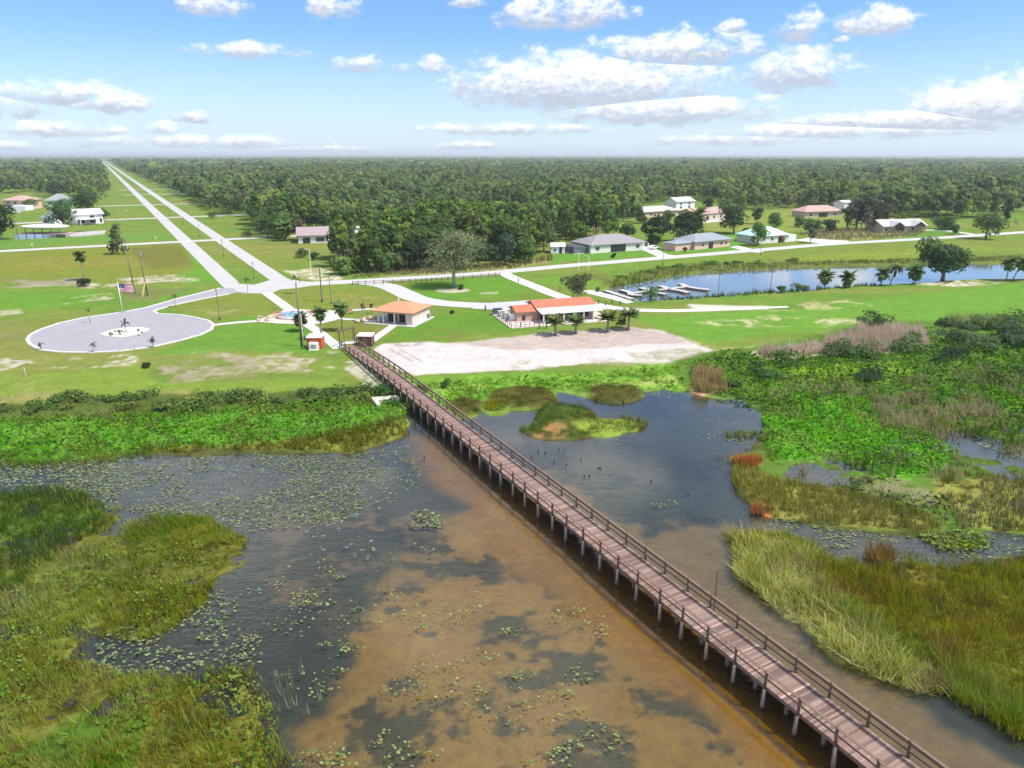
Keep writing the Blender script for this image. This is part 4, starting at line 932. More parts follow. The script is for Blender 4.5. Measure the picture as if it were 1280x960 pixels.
# boulders in the plaza and by the pavilion, rocks on the island
rockm = mat('pinkish_rock', (.50,.38,.30), .9, .25, 2)
rk = []
for i in range(16): rk.append((rg.uniform(322,345), rg.uniform(396,402), .35, 'pinkish boulder among the rocks at the plaza left edge', 'boulders at the plaza'))
for i in range(14): rk.append((rg.uniform(445,482), rg.uniform(398,404), .42, 'pale pink boulder in the row beside the pavilion porch', 'boulders by the pavilion'))
for i in range(10): rk.append((rg.uniform(136,180), rg.uniform(412,419.5), .26, 'dark rock scattered on the pale island bed', 'rocks on the island bed'))
rmesh = {}
for k,(x,y,r_,lb,gp) in enumerate(rk):
    dkk = 'dark' in lb; key = (dkk, k % 4)
    if key not in rmesh: rmesh[key] = MB().blob((0,0,.6),(1,.8,.7),8,5,.22,k).mesh('boulder', mat('dark_rock',(.12,.09,.07)) if dkk else rockm, False)
    o = bpy.data.objects.new('boulder', rmesh[key]); C.objects.link(o); s_ = r_*rg.uniform(.7,1.5); o.scale = (s_,s_,s_); o.location = P(x,y,GZ+(.16 if dkk else .0)); o.rotation_euler=(0,0,rg.uniform(0,6)); tag(o, lb, 'rock' if dkk else 'boulder', gp)
# floating docks in the pond
dm = mat('dock_top', (.42,.40,.38), .85, .12, 1); ds = mat('dock_side', (.05,.05,.06), .7)
def fdock(label, pts, wd):
    q = [np.array(P(*p, .45)) for p in pts]; o0 = q[0]; t = thing('floating_dock', label, 'dock', (o0[0],o0[1],0), 0, 'floating docks in the pond')
    a_ = MB(); c_ = MB()
    for i in range(len(q)-1):
        A1 = q[i]-o0; B1 = q[i+1]-o0; zz = np.array((0,0,.45)); dz_ = np.array((0,0,.004*i))
        a_.bar(A1+zz+dz_, B1+zz+dz_, wd, .12); c_.bar(A1+zz*.3+dz_, B1+zz*.3+dz_, wd-.1, .5)
    a_.build('deck', dm, t); c_.build('float', ds, t)
fdock('zigzag pale floating dock nearest the boat ramp', [(776,362),(787,365),(789,368.5),(803,369)], 1.6)
fdock('zigzag pale floating dock, second out from the ramp', [(801,359.5),(812,363),(822,366),(832,367.5)], 1.6)
fdock('pale floating dock with long arm in mid pond', [(826,357),(836,361),(850,363),(860,365.5)], 1.7)
fdock('outermost pale floating dock in the pond', [(851,354.5),(858,358),(872,360.5),(886,362)], 1.7)
fdock('walkway dock joining the ramp to the floating fingers', [(757,363),(772,368),(790,373.5)], 1.5)
fdock('long pale walkway linking the dock fingers', [(787,367),(812,363.2),(838,360.8),(858,358)], 1.2)
t_ = thing('mooring_bin', 'dark rubbish bin at the head of the boat ramp', 'bin', P(747,364.5)); MB().tube([(0,0,0),(0,0,1.1)],[.45,.5],10).build('body', polem, t_); MB().tube([(0,0,1.1),(0,0,1.2)],[.54,.3],10).build('lid', polem, t_)
# stumps and stakes in the water
stm = mat('wet_stump', (.045,.035,.03), .7)
for k,(x,y) in enumerate([(672.5,564),(681,566),(692,577),(705,564),(707.5,581),(726,574),(730,595),(736,595),(747.5,585),(750,585.5),(762.5,593),(813,602),(860,618),(664,572),(698,562),(592,588),(530,571)]):
    o = MB().tube([(0,0,-.6),(.05,.02,.04+.14*rg.random())],[.13,.09],6).build('stump', stm); o.location = P(x,y,0); o.rotation_euler = (rg.uniform(-.2,.2),rg.uniform(-.2,.2),0)
    tag(o, 'dark thin stump sticking up from the water beside the pier', 'stump', 'stumps in the open water')
# ============================================================= TREES
barkm = mat('bark', (.17,.135,.105), .9, .3, 3); palmtr = mat('palm_trunk', (.30,.26,.21), .9, .25, 5)
palebark = mat('pale_bark', (.38,.34,.29), .9, .25, 2)
def leafcloud(rs, lobes, n, size, base, spread=.35, shell=(.55,1.05), flat=.0, cvar=.22):
    """leaf sized faces through the volume of the lobes"""
    lob = np.array(lobes, float); vol = lob[:,3]*lob[:,4]*lob[:,5]; pick = rs.choice(len(lob), n, p=vol/vol.sum())
    d = rs.normal(size=(n,3)); d /= np.linalg.norm(d, axis=1)[:,None]
    low = d[:,2] < -.35; d[low,2] *= rs.choice([-1,1],low.sum(),p=[.5,.5])
    r = rs.uniform(shell[0], shell[1], n)**.6
    c = lob[pick,:3]+d*r[:,None]*lob[pick,3:6]
    nrm = d/lob[pick,3:6]; nrm /= np.linalg.norm(nrm, axis=1)[:,None]
    nrm = nrm+rs.normal(size=(n,3))*spread+np.array((0,0,.25)); nrm /= np.linalg.norm(nrm, axis=1)[:,None]
    a = np.cross(nrm, rs.normal(size=(n,3))); a /= np.linalg.norm(a, axis=1)[:,None]; b_ = np.cross(nrm, a)
    s = size*rs.uniform(.55,1.35,n)[:,None]; 
    V = np.stack([c-a*s*.9-b_*s*.45, c+a*s*.2-b_*s*.75, c+a*s*.95+b_*s*.25, c-a*s*.1+b_*s*.8], 1).reshape(-1,3)
    Fc = np.arange(4*n).reshape(n,4)
    lt = rs.uniform(1-cvar,1+cvar,len(lob))[pick]*rs.uniform(.8,1.2,n)
    col = np.repeat(np.clip(np.array(base)[None]*lt[:,None]*(1+rs.normal(size=(n,3))*.05),0,1),4,0)
    return V, Fc, col
def crownmesh(name, V, Fc, col):
    o = npmesh(name, V, Fc, LEAF, col); me = o.data; bpy.data.objects.remove(o); return me
def lobes_broad(rs, w_, h, z0_, n=9):
    L = []
    for i in range(n):
        a = rs.uniform(0,6.28); r = rs.uniform(.1,.62)**.8*w_/2; zz = z0_+(h-z0_)*rs.uniform(.10,.88)
        q = w_*rs.uniform(.15,.26); L.append((r*math.cos(a), r*math.sin(a), zz-(r/w_)*(h-z0_)*.15, q, q, q*rs.uniform(.6,.9)))
    L.append((0,0,z0_+(h-z0_)*.55,w_*.28,w_*.28,(h-z0_)*.38)); return L
def lobes_pine(rs, w_, h, z0_, n=10):
    L = []
    for i in range(n):
        t = i/(n-1); a = rs.uniform(0,6.28); r = (1-t*.7)*w_*.30*rs.uniform(.3,1.1); q = w_*(.24-.10*t)*rs.uniform(.7,1.2)
        L.append((r*math.cos(a), r*math.sin(a), z0_+(h-z0_)*t*.95, q, q, q*rs.uniform(.5,.8)))
    return L
def limbs(rs, h, z0_, lobes, r0, m_, n=6, name='trunk', lean=0):
    mb = MB(); top = (lean*.5, 0, z0_+(h-z0_)*.35)
    mb.tube([(0,0,-.15),(lean*.15,0,z0_*.5),top],[r0*1.25,r0,r0*.7],8)
    for L in lobes[:n]:
        m1_ = ((top[0]+L[0])/2*.8, L[1]*.35, (top[2]*.6+L[2]*.4)); mb.tube([(lean*.3,0,z0_*.75),m1_,(L[0],L[1],L[2])],[r0*.6,r0*.38,r0*.12],5,cap=False)
    return mb.mesh(name, m_, True)
def treeobj(label, cat, px, top, wpx, kind, base, leaf=.38, n=1500, z0f=.3, group=None, bark=None, lean=0, nl=None, shell=(.55,1.05), name=None, seed=None, tr=.05):
    rs = np.random.RandomState(seed if seed is not None else int(px[0]*7+px[1])); h = H_of(px, top)
    X, Y = Pn(*px); tt = (Y*CP+(CAMH-GZ)*SP); w_ = wpx/F*tt
    z0_ = h*z0f; lb = (lobes_pine if kind == 'pine' else lobes_broad)(rs, w_, h*.97, z0_, nl or (11 if kind == 'pine' else 12))
    t = thing(name or ('pine_tree' if kind == 'pine' else 'tree' if kind != 'shrub' else 'shrub'), label, cat, (X,Y,GZ), 0, group)
    V, Fc, col = leafcloud(rs, lb, n, leaf, tuple(1.55*x for x in base), shell=shell); npmesh('crown', V, Fc, LEAF, col, t)
    o = bpy.data.objects.new('trunk' if kind != 'shrub' else 'stem', limbs(rs, h, z0_, lb, max(.09, h*tr*.5), bark or barkm, lean=lean)); C.objects.link(o); o.parent = t
    return t
DKG = (.055,.10,.028); MDG = (.085,.15,.032); YLG = (.10,.16,.030); GRG = (.085,.10,.055)
treeobj('big mossy oak with bare forking grey limbs on the fenced lawn', 'tree', (567.5,359), 291, 76, 'broad', (.125,.145,.070), .30, 4300, .36, bark=palebark, nl=26, shell=(.2,1.15), name='oak_tree', tr=.065)
treeobj('spreading dark tree beside the parking lot behind the hall roof', 'tree', (721.5,377), 340, 42, 'broad', (.095,.12,.05), .25, 1500, .30, bark=palebark, nl=14, name='oak_tree', tr=.08)
treeobj('huge dark banyan like tree on the near pond bank', 'tree', (1178,350.5), 301, 64, 'broad', (.045,.085,.026), .40, 3800, .25, nl=18, name='banyan_tree', tr=.09)
treeobj('lone light green tree beside the road at the far right', 'tree', (1232,298.5), 262, 40, 'broad', (.085,.125,.032), .45, 1500, .26, nl=14, tr=.06)
treeobj('ragged layered pine tree on the left cross street verge', 'tree', (148,318), 279, 30, 'pine', (.065,.085,.035), .34, 900, .12, nl=14, tr=.05)
treeobj('round dark tree cut by the left edge of the photo', 'tree', (3,300), 256, 46, 'broad', (.028,.06,.018), .45, 2200, .15)
treeobj('large dark canal tree in front of the grey green roof', 'tree', (80,284), 250, 38, 'broad', (.045,.085,.030), .45, 2000, .2)
treeobj('dark broad tree behind the white canal house', 'tree', (112,268), 236, 44, 'broad', (.035,.07,.022), .5, 1800, .15)
treeobj('round dark oak to the right of the tan gabled house', 'tree', (917,292), 254, 44, 'broad', (.036,.065,.026), .5, 2000, .25, nl=16)
treeobj('wide very dark oak behind the palm and the blue roof, left half', 'tree', (822,303), 265, 44, 'broad', (.030,.060,.022), .5, 2000, .2)
treeobj('wide very dark oak behind the palm and the blue roof, right half', 'tree', (853,302), 264, 46, 'broad', (.030,.058,.022), .5, 2000, .2)
treeobj('yellow green tree left of the teal roofed house', 'tree', (947,307), 276, 28, 'broad', (.085,.15,.030), .4, 1200, .2)
treeobj('dark feathery tree behind the teal roofed house', 'tree', (966,292), 266, 22, 'broad', MDG, .45, 900, .3)
treeobj('dark tree in front of the far ranch house lawn, left', 'tree', (1015,292), 274, 24, 'broad', DKG, .45, 900, .15)
treeobj('dark shrubby tree in front of the far ranch house lawn, right', 'tree', (1036,290), 273, 22, 'broad', (.04,.085,.03), .45, 900, .1)
treeobj('small tree with reddish trunk right of the teal roofed house', 'tree', (1013,304), 284, 16, 'broad', GRG, .35, 600, .3)
treeobj('small round green tree near the road bend driveway', 'tree', (1192,293), 279, 14, 'broad', (.05,.11,.03), .35, 700, .15)
treeobj('low spreading tree at wood edge behind the driveway bend', 'tree', (1180,287), 272, 34, 'broad', (.05,.10,.025), .45, 1100, .1)
treeobj('bright yellow green tree behind the grey gabled house', 'tree', (1126,284), 265, 18, 'broad', (.13,.19,.02), .45, 700, .15)
for i,(x,y,tp,wd) in enumerate(((1058,289,256,20),(1070,288,245,22),(1082,289,240,24),(1094,288,247,22),(1104,286,252,16))):
    treeobj(('leftmost short','tallest','second tall','middle height','rightmost narrow')[i]+' dark vine draped tree in the clump left of the grey gabled house', 'tree', (x,y), tp, wd, 'broad', (.055,.062,.035), .5, 800, .12, 'vine draped trees left of the grey gabled house', nl=12)
for i,(x,y,tp,wd,bs,lb) in enumerate(((520,337,297,42,(.034,.055,.025),'dark leafy oak left behind the mossy oak'),(545,334,292,40,(.06,.082,.045),'grey green oak just behind the mossy oak'),(598,333,300,34,(.034,.06,.025),'dark oak right behind the mossy oak'),(632,331,287,36,(.050,.078,.040),'large round grey green oak right of the mossy oak'),(655,328,298,28,MDG,'mid green oak at the right end of the oak row'),
   (437,322,296,48,(.038,.065,.030),'dark tree beside the mauve roofed house'),(462,322,294,44,(.045,.07,.033),'dark tree right of the one beside the mauve roofed house'),(430,343,320,34,(.10,.155,.04),'light green willow like shrub tree by the lakeside road'),(452,341,319,28,(.09,.16,.035),'bright green shrub tree by the lakeside road'),(480,340,316,30,(.06,.11,.03),'mid green shrub tree left of the mossy oak row'),(500,338,314,24,(.11,.15,.05),'pale olive tree where the oak row begins'),
   (372,300,272,22,(.09,.085,.05),'greyish tall tree left of the mauve roofed house'),(352,298,262,28,MDG,'green tree at the left edge of the middle wood'),(335,297,266,26,DKG,'dark tree nearest the boulevard at the wood corner'))):
    treeobj(lb, 'tree', (x,y), tp, wd, 'broad', bs, .42, 1500, .12, nl=14)
for x,y,tp,wd,bs,lb in ((105.5,358,347,19,(.030,.055,.018),'round dark bush at the foot of the tall lone palm'),(183.5,459.5,454,11,(.04,.06,.02),'low dark bush alone on the grass below the turning circle'),(577,362,355,8,(.04,.11,.02),'small bright bush beside the mossy oak trunk'),(565,392,388,5,(.03,.05,.02),'tiny dark bush on the lawn between pavilion and hall'),
   (378,322,309,22,(.03,.065,.02),'dark low bush on the slope below the mauve roofed house'),(392,325,314,16,(.035,.07,.02),'second dark bush below the mauve roofed house'),(812,376,360,32,(.045,.10,.025),'large leafy bush on the pond bank beside the floating docks'),(767,322,316,7,(.04,.06,.02),'small round bush on the lawn of the white house'),(307,297,287,18,(.04,.075,.02),'dark shrub mass at the wood edge right of boulevard'),(266,273,266,18,(.04,.085,.02),'dark bushy shrub in front of the boulevard wood'),
   (976,366,358,12,(.06,.10,.03),'scrubby bush at the near pond bank by the lamp'),(1000,363,355,22,(.09,.12,.05),'olive scrub on the near pond bank'),(856,315,308,8,(.10,.045,.03),'reddish small tree in front of the blue roofed bungalow'),(977,303,294,10,(.22,.11,.04),'orange brown bush in front of the teal roofed house')):
    treeobj(lb, 'bush', (x,y), tp, wd, 'shrub', bs, .22, 500, .05, nl=8, tr=.03)
for x,y,tp,wd,bs,lb in ((800,279,262,20,DKG,'dark tree left of the long pale grey roofed house'),(835,277,262,16,MDG,'green tree in front of the long pale grey roof'),(885,263,246,20,DKG,'dark tree behind the tan gabled house roof'),(905,262,248,18,MDG,'green tree right of the tall white house'),(760,296,274,30,(.10,.17,.03),'bright green tree behind the ridge of the white house'),(785,297,277,24,(.07,.12,.03),'green tree behind the right end of the grey roof'),(722,300,276,28,(.09,.15,.03),'green tree behind the pool cage'),(1000,284,272,16,MDG,'small green tree left of the far ranch house'),(40,262,248,16,MDG,'green tree between the pink villa and grey green house'),(130,276,258,18,MDG,'green tree right of the white canal house'),(930,300,284,14,DKG,'dark tree between the bungalow and the teal roof')):
    treeobj(lb, 'tree', (x,y), tp, wd, 'broad', bs, .45, 900, .15)
# ---------- palms
def palmfan(rs, r, n=34, droop=.5, base=(.075,.11,.035), arch=1.0, wdt=.34, low=-.7, seg=4):
    V = []; Fc = []; K = []
    for i in range(n):
        a = rs.uniform(0, 6.28); e = rs.uniform(low, 1.25); L = r*rs.uniform(.75,1.1); d = np.array((math.cos(a), math.sin(a), 0)); side = np.array((-d[1], d[0], 0))
        p = np.array((0,0,0.)); b0_ = len(V); k = rs.uniform(.75,1.25)
        for s in range(seg+1):
            t = s/seg; ee = e-droop*arch*t*1.6; 
            if s: p = p+(d*math.cos(ee)+np.array((0,0,math.sin(ee))))*L/seg
            ww = wdt*r*.5*math.sin(math.pi*min(1,.12+t*.88))**.7*(1 if s < seg else .1)
            up = np.array((0,0,-ww*.35)); V += [p-side*ww+up, p, p+side*ww+up]
            K += [tuple(np.array(base)*k)]*3
        for s in range(seg):
            q = b0_+3*s; Fc += [(q,q+1,q+4,q+3),(q+1,q+2,q+5,q+4)]
    return np.array(V), np.array(Fc), np.array(K)
def palm(label, px, top, rpx, kind='cabbage', group=None, lean=(0,0), tcol=None, bright=1.0, seed=None):
    rs = np.random.RandomState(seed or int(px[0]*3+px[1]*5)); h = H_of(px, top); X, Y = Pn(*px); tt = Y*CP+(CAMH-GZ)*SP; r = rpx/F*tt
    t = thing('palm_tree', label, 'palm tree', (X,Y,GZ), 0, group)
    hc = h-r*(.80 if kind == 'cabbage' else 1.15 if kind == 'date' else .35); hc = max(hc, .5)
    tr = {'date': .24, 'thin': .06}.get(kind, .14)
    mb = MB(); mb.tube([(0,0,-.1),(lean[0]*.4,lean[1]*.4,hc*.5),(lean[0],lean[1],hc)],[tr*1.25,tr,tr*.9],8); 
    mb.build('trunk', tcol or palmtr, t, True)
    if kind == 'cabbage': V, Fc, K = palmfan(rs, r*1.42, 60, .5, tuple(np.array((.125,.185,.05))*bright), 1, .46, -1.0)
    elif kind == 'date': V, Fc, K = palmfan(rs, r*1.75, 64, .42, tuple(np.array((.13,.17,.05))*bright), 1.0, .26, .25)
    elif kind == 'coco': V, Fc, K = palmfan(rs, r*1.5, 22, .8, tuple(np.array((.085,.10,.04))*bright), 1.2, .25, -.3)
    else: V, Fc, K = palmfan(rs, r*1.2, 11, .8, tuple(np.array((.06,.055,.035))*bright), 1.0, .2, -.4)
    V = V+np.array((lean[0],lean[1],hc)); npmesh('fronds', V, Fc, LEAF, K, t)
    return t
palm('cabbage palm rising directly behind the red shed', (402.3,425), 383, 9)
palm('leafier cabbage palm between the plaza and the gate', (428,414), 377, 9.5)
palm('dark cabbage palm just behind the stout utility pole', (375.5,414), 390, 9, bright=.7)
palm('tall slim palm alone on the left field with pale trunk', (105.5,351), 313, 7, bright=.7, tcol=palebark)
for x,y,tp,r_,lb in ((694,419.3,393,9.5,'beach palm nearest the hall door, leftmost of four'),(719.5,417,393,9,'beach palm in front of the canopy middle'),(759.5,414.5,388,10,'bushy beach palm at the right end of the canopy'),(785.5,412.3,384,10,'rightmost beach palm with slender trunk')):
    palm(lb, (x,y), tp, r_, 'date', 'palms on the beach')
treeobj('leafy yellow green shrub between the two right beach palms', 'bush', (776,409), 394, 14, 'shrub', (.12,.16,.04), .25, 500, .2, nl=7)
for x,y,tp,r_,lb,kd,ln in ((1030.5,360.5,336,9.5,'cabbage palm on the pond bank, leftmost of the row','cabbage',(0,0)),(1057.5,359.5,338,9.5,'cabbage palm second from the left on the pond bank','cabbage',(.3,0)),(1101.5,357,333,9.5,'cabbage palm paired with the thin leaning palm','cabbage',(0,0)),(1112,357,331,9.5,'thin leaning feathery palm in the pond bank row','coco',(1.3,0)),(1142,354.5,327,11,'full cabbage palm just left of the big dark tree','cabbage',(0,0)),(1257.5,351.5,319,9.5,'cabbage palm right of the big dark tree','cabbage',(0,0)),(1265,351.5,319,9.5,'leaning cabbage palm at the right edge of the photo','cabbage',(2,0)),
     (1286,350,320,9,'cabbage palm partly cut by the right edge','cabbage',(0,0)),
     (817.5,306,282,11,'brown fronded palm in front of the wide dark oaks','cabbage',(0,0)),(848,308,286,9,'palm beside the left wing of the blue roofed bungalow','coco',(0,0)),(871,284,258,12,'yellowish palm in front of the tan gabled house','cabbage',(0,0)),(945,262+18,257,8,'small palm on the far lawn above the teal roof','cabbage',(0,0)),(357,301,274,11,'grey shaggy palm with white trunk left of the mauve roof','cabbage',(0,0)),(392,300,284,8,'dark palm in front of the mauve roofed house','cabbage',(0,0))):
    palm(lb, (x,y), tp, r_, kd, lean=ln, bright=1.0)
for x,y,tp,r_,lb in ((371.3,367.5,345,8,'newly planted palm with white base at the junction lawn'),(310,366,346,6,'newly planted thin palm at the left side of the junction'),(453.5,402,380,7,'young thin palm left of the pavilion'),(465,392,378,6,'small sapling palm behind the pavilion porch'),(52,437,427,6,'thin bare sapling at the left of the turning circle rim'),(117,440.5,428,7,'thin bare sapling at the bottom of the turning circle rim'),(191.5,434.5,421,7,'thin bare sapling on the near right rim of the circle'),(158,416,400,8,'thin sapling in the middle of the island bed'),(219.5,384,367,5,'thin sapling beside the access road'),(113,404,385,4,'slender sapling behind the turning circle')):
    palm(lb, (x,y), tp, r_, 'thin', seed=int(x), tcol=palmtr)

# ============================================================= FOREST
FR = [  # where trees stand (their feet)
 [(-900,194),(117,194),(120,197),(152,222),(149,239),(128,243),(100,246),(60,248),(36,240),(0,244),(-900,260)],
 [(131,194),(2600,194),(2600,300),(1700,292),(1290,284),(1200,286),(1165,287),(1110,276),(1048,259),(1010,261),(925,263),(908,256),(870,250),(840,252),(800,258),(795,285),(800,296),(700,301),(690,300),(684,318),(640,330),(560,335),(505,338),(470,341),(428,343),(412,330),(425,318),(460,308),(460,290),(372,290),(366,299),(322,296),(318,292),(313,271),(277,269),(236,255),(195,239),(158,216)],
]
def infor(X, Y):
    x, y = W2P(X, Y); ok = np.zeros(X.shape, bool)
    jx = (fbm(X/25, Y/25, 61, 3)-.5)*10
    for q in FR: ok |= psd(q, x+jx, y) > .3
    # boulevard corridor
    p = np.stack([X, Y], -1)-np.array(Pn(318, 352)); side = p@np.array([bd[1], -bd[0]]); al = p@bd
    ok &= ~((side > -26-al*0) & (side < 24) & (Y > 100))
    return ok
rs = np.random.RandomState(7)
PTS = []
def grid(d0, d1, sp):
    Xs = np.arange(-d1*.95, d1*.95, sp); Ys = np.arange(200, d1, sp*.95)
    X, Y = np.meshgrid(Xs, Ys); X = X+rs.uniform(-.42,.42,X.shape)*sp; Y = Y+rs.uniform(-.42,.42,Y.shape)*sp; X = X.ravel(); Y = Y.ravel()
    D = np.hypot(X, Y); k = (D >= d0) & (D < d1) & (np.abs(X) < .80*Y+30); X, Y = X[k], Y[k]
    k = infor(X, Y); return X[k], Y[k]
near = grid(200, 620, 6.3); mid = grid(620, 1500, 7.6); far = grid(1500, 4200, 15.0)
# thin out with a few natural clearings
def thin(XY, th=.35):
    X, Y = XY; k = fbm(X/60, Y/60, 71, 3) > th; return X[k], Y[k]
near, mid, far = thin(near), thin(mid), thin(far)
def forestcol(X, Y, rs):
    a = fbm(X/110, Y/110, 81, 4); b_ = fbm(X/35, Y/35, 83, 3); c = np.stack([np.full(X.shape, .112), np.full(X.shape, .170), np.full(X.shape, .050)], -1)
    k = sstep(.48,.62,a)[:,None]; c = c*(1-k)+np.array((.078,.125,.045))*k
    k = sstep(.52,.64,b_)[:,None]*.8; c = c*(1-k)+np.array((.17,.22,.055))*k
    r = rs.rand(len(X)); c[r<.05] = (.13,.135,.075); c[(r>.05)&(r<.13)] = (.15,.22,.035); c[(r>.13)&(r<.18)] = (.038,.075,.026)
    return c*rs.uniform(.85,1.45,(len(X),1))
def hgt(X, Y): return 5.5+12.5*fbm(X/60, Y/60, 91, 4)
# --- the nearest trees as individuals
D = W2P(near[0], near[1])[1]; order = np.argsort(-D); NI = 290
sel = order[:NI]; rest = order[NI:]
var = []
for v in range(12):
    r_ = np.random.RandomState(100+v); pine = v % 3 != 0
    h, w_ = (14.0, 6.6) if pine else (11.5, 8.8)
    lb = (lobes_pine if pine else lobes_broad)(r_, w_, h, h*(.45 if pine else .28), 12 if pine else 13)
    bc = [(0.129,0.196,0.047),(0.112,0.196,0.040),(0.179,0.258,0.047),(0.078,0.146,0.038),(0.157,0.190,0.067),(0.202,0.280,0.050)][v % 6]
    V, Fc, K = leafcloud(r_, lb, 620 if pine else 760, .50, bc, cvar=.3)
    var.append((pine, h, crownmesh('crown', V, Fc, K), limbs(r_, h, h*(.45 if pine else .28), lb, .19, palebark if v % 4 == 1 else barkm)))
for i in sel:
    X, Y = near[0][i], near[1][i]; x_ = W2P(np.array([X]), np.array([Y]))[0][0]; v = var[rs.randint(12) if not (430 < x_ < 720) or rs.rand() < .35 else rs.choice([0,3,6,9,2,5])]; pine = v[0]
    if x_ < 160: rg_, lbg = 'wood left of the boulevard', 'in the wood at the left of the boulevard'
    elif x_ < 330: rg_, lbg = 'wood right beside the boulevard', 'in the wood right beside the boulevard'
    elif x_ < 700: rg_, lbg = 'middle wood', 'in the middle wood behind the oak row'
    elif x_ < 1000: rg_, lbg = 'wood behind the houses', 'in the wood behind the pond houses'
    else: rg_, lbg = 'right hand wood', 'in the right hand wood beyond the far road'
    kindn = 'pine' if pine else 'broadleaf'
    t = thing('pine_tree' if pine else 'broadleaf_tree', ('tall thin crowned pine tree ' if pine else 'rounded leafy tree ')+lbg, 'pine tree' if pine else 'tree', (X,Y,GZ), rs.uniform(0,6.28), kindn+' trees, '+rg_)
    s_ = float(hgt(X, Y)/12.5*rs.uniform(.8,1.15)); t.scale = (s_*rs.uniform(.9,1.15), s_*rs.uniform(.9,1.15), s_)
    for nm, me in (('crown', v[2]), ('trunk', v[3])):
        o = bpy.data.objects.new(nm, me); C.objects.link(o); o.parent = t
# --- the rest as one wood
tv = []
def tmpl(seed, pine, n, leaf):
    r_ = np.random.RandomState(seed); h, w_ = (12.5, 7.4) if pine else (11.5, 9.6)
    lb = (lobes_pine if pine else lobes_broad)(r_, w_, h, h*.35, 8)
    V, Fc, K = leafcloud(r_, lb, n, leaf, (1,1,1), cvar=.25, shell=(.6,1.05)); return V, K
VV = []; KK = []
def addtrees(XY, sel_, n, leaf, scl=1.0, nvar=8, hs=1.0):
    X, Y = (XY[0], XY[1]) if sel_ is None else (XY[0][sel_], XY[1][sel_]); which = rs.randint(0, nvar, len(X))
    cc = forestcol(X, Y, rs); hh = hgt(X, Y)/12.5*rs.uniform(.62,1.3,len(X))*hs
    for v in range(nvar):
        k = np.where(which == v)[0]
        if not len(k): continue
        V, K = tmpl(200+v+n, v % 2 != 0, n, leaf)
        th = rs.uniform(0,6.28,len(k)); co, si = np.cos(th), np.sin(th); s_ = hh[k]
        x = (V[None,:,0]*co[:,None]-V[None,:,1]*si[:,None])*(s_*scl)[:,None]+X[k][:,None]
        y = (V[None,:,0]*si[:,None]+V[None,:,1]*co[:,None])*(s_*scl)[:,None]+Y[k][:,None]
        z = V[None,:,2]*s_[:,None]+GZ
        VV.append(np.stack([x,y,z],-1).reshape(-1,3).astype(np.float32)); KK.append((cc[k][:,None,:]*K[None]).reshape(-1,3).astype(np.float32))
addtrees(near, rest, 190, .85); addtrees(mid, None, 64, 1.35); addtrees(far, None, 46, 2.6, 2.1)
# understorey
us = thin(grid(230, 520, 5.0), .30); n0 = len(us[0]); k = rs.rand(n0) < .55
addtrees((us[0][k], us[1][k]), None, 40, .7, .8, 4, .33)
VV = np.concatenate(VV); KK = np.concatenate(KK); nq = len(VV)//4
print('forest quads', nq, 'near', len(near[0]), 'mid', len(mid[0]), 'far', len(far[0]))
o = npmesh('forest', VV, np.arange(nq*4).reshape(nq,4), LEAF, KK); tag(o, 'dense green pine and oak forest stretching to the horizon', 'forest', None, 'stuff')
# far canopy: bumpy tree tops to the horizon
uu = np.linspace(-.95,.95,420); yy_ = 3900*np.exp(np.linspace(0, math.log(26000/3900.), 260))
U, Yg = np.meshgrid(uu, yy_); Xg = U*Yg; big = fbm(Xg/260, Yg/260, 97, 4)
rr = rs.rand(*Xg.shape); Zg = 6+7*rr+14*(big-.5)+sstep(9000,20000,Yg)*14*(fbm(Xg/1500,Yg/1500,99,3)-.3)
p = np.stack([Xg, Yg], -1)-np.array(Pn(318, 352)); side = p@np.array([bd[1], -bd[0]]); Zg = np.where((np.abs(side) < 22) & (Yg < 7000), .2, Zg)
cc = np.stack([.12+0*Xg, .18+0*Xg, .062+0*Xg], -1)*(.65+.7*rr[...,None])*(.7+.6*big[...,None])
nr_, nc_ = Xg.shape; idx = np.arange(nr_*nc_).reshape(nr_, nc_)
o = npmesh('far_forest_canopy', np.stack([Xg,Yg,Zg],-1).reshape(-1,3), np.stack([idx[:-1,:-1],idx[:-1,1:],idx[1:,1:],idx[1:,:-1]],-1).reshape(-1,4), LEAF, cc.reshape(-1,3)); tag(o, 'distant blue green forest canopy along the horizon', 'forest', None, 'stuff')
# forest floor
fq = MB()
fm_ = mat('forest_floor', (.035,.045,.018), .95, .3, .05)

# ============================================================= MARSH VEGETATION
def sample(poly, dens, wob_=1.5, pad_=0, patch=None, z=0.1, seed=1):
    r_ = np.random.RandomState(seed); q = np.clip(np.array(poly, float), [-260,0], [1540,1090]); c = np.array([Pn(a,b_,z) for a,b_ in q]); x0,x1,y0,y1 = c[:,0].min(),c[:,0].max(),c[:,1].min(),c[:,1].max()
    n = int((x1-x0)*(y1-y0)*dens)
    X = r_.uniform(x0,x1,n); Y = r_.uniform(y0,y1,n); x, y = W2P(X, Y, z)
    s = psd(q, x, y)+(fbm(X/3,Y/3,5,3)-.5)*wob_*2*np.clip(800/np.hypot(X,Y),.5,12)
    k = s > pad_
    if patch is not None: k &= fbm(X/4,Y/4,int(patch*977),4) > patch
    return X[k], Y[k]
def hsurf(X, Y): return .06+.12*sstep(.35,.75,fbm(X/5,Y/5,17,5))
GV = {'blade': ([],[]), 'leaf': ([],[])}
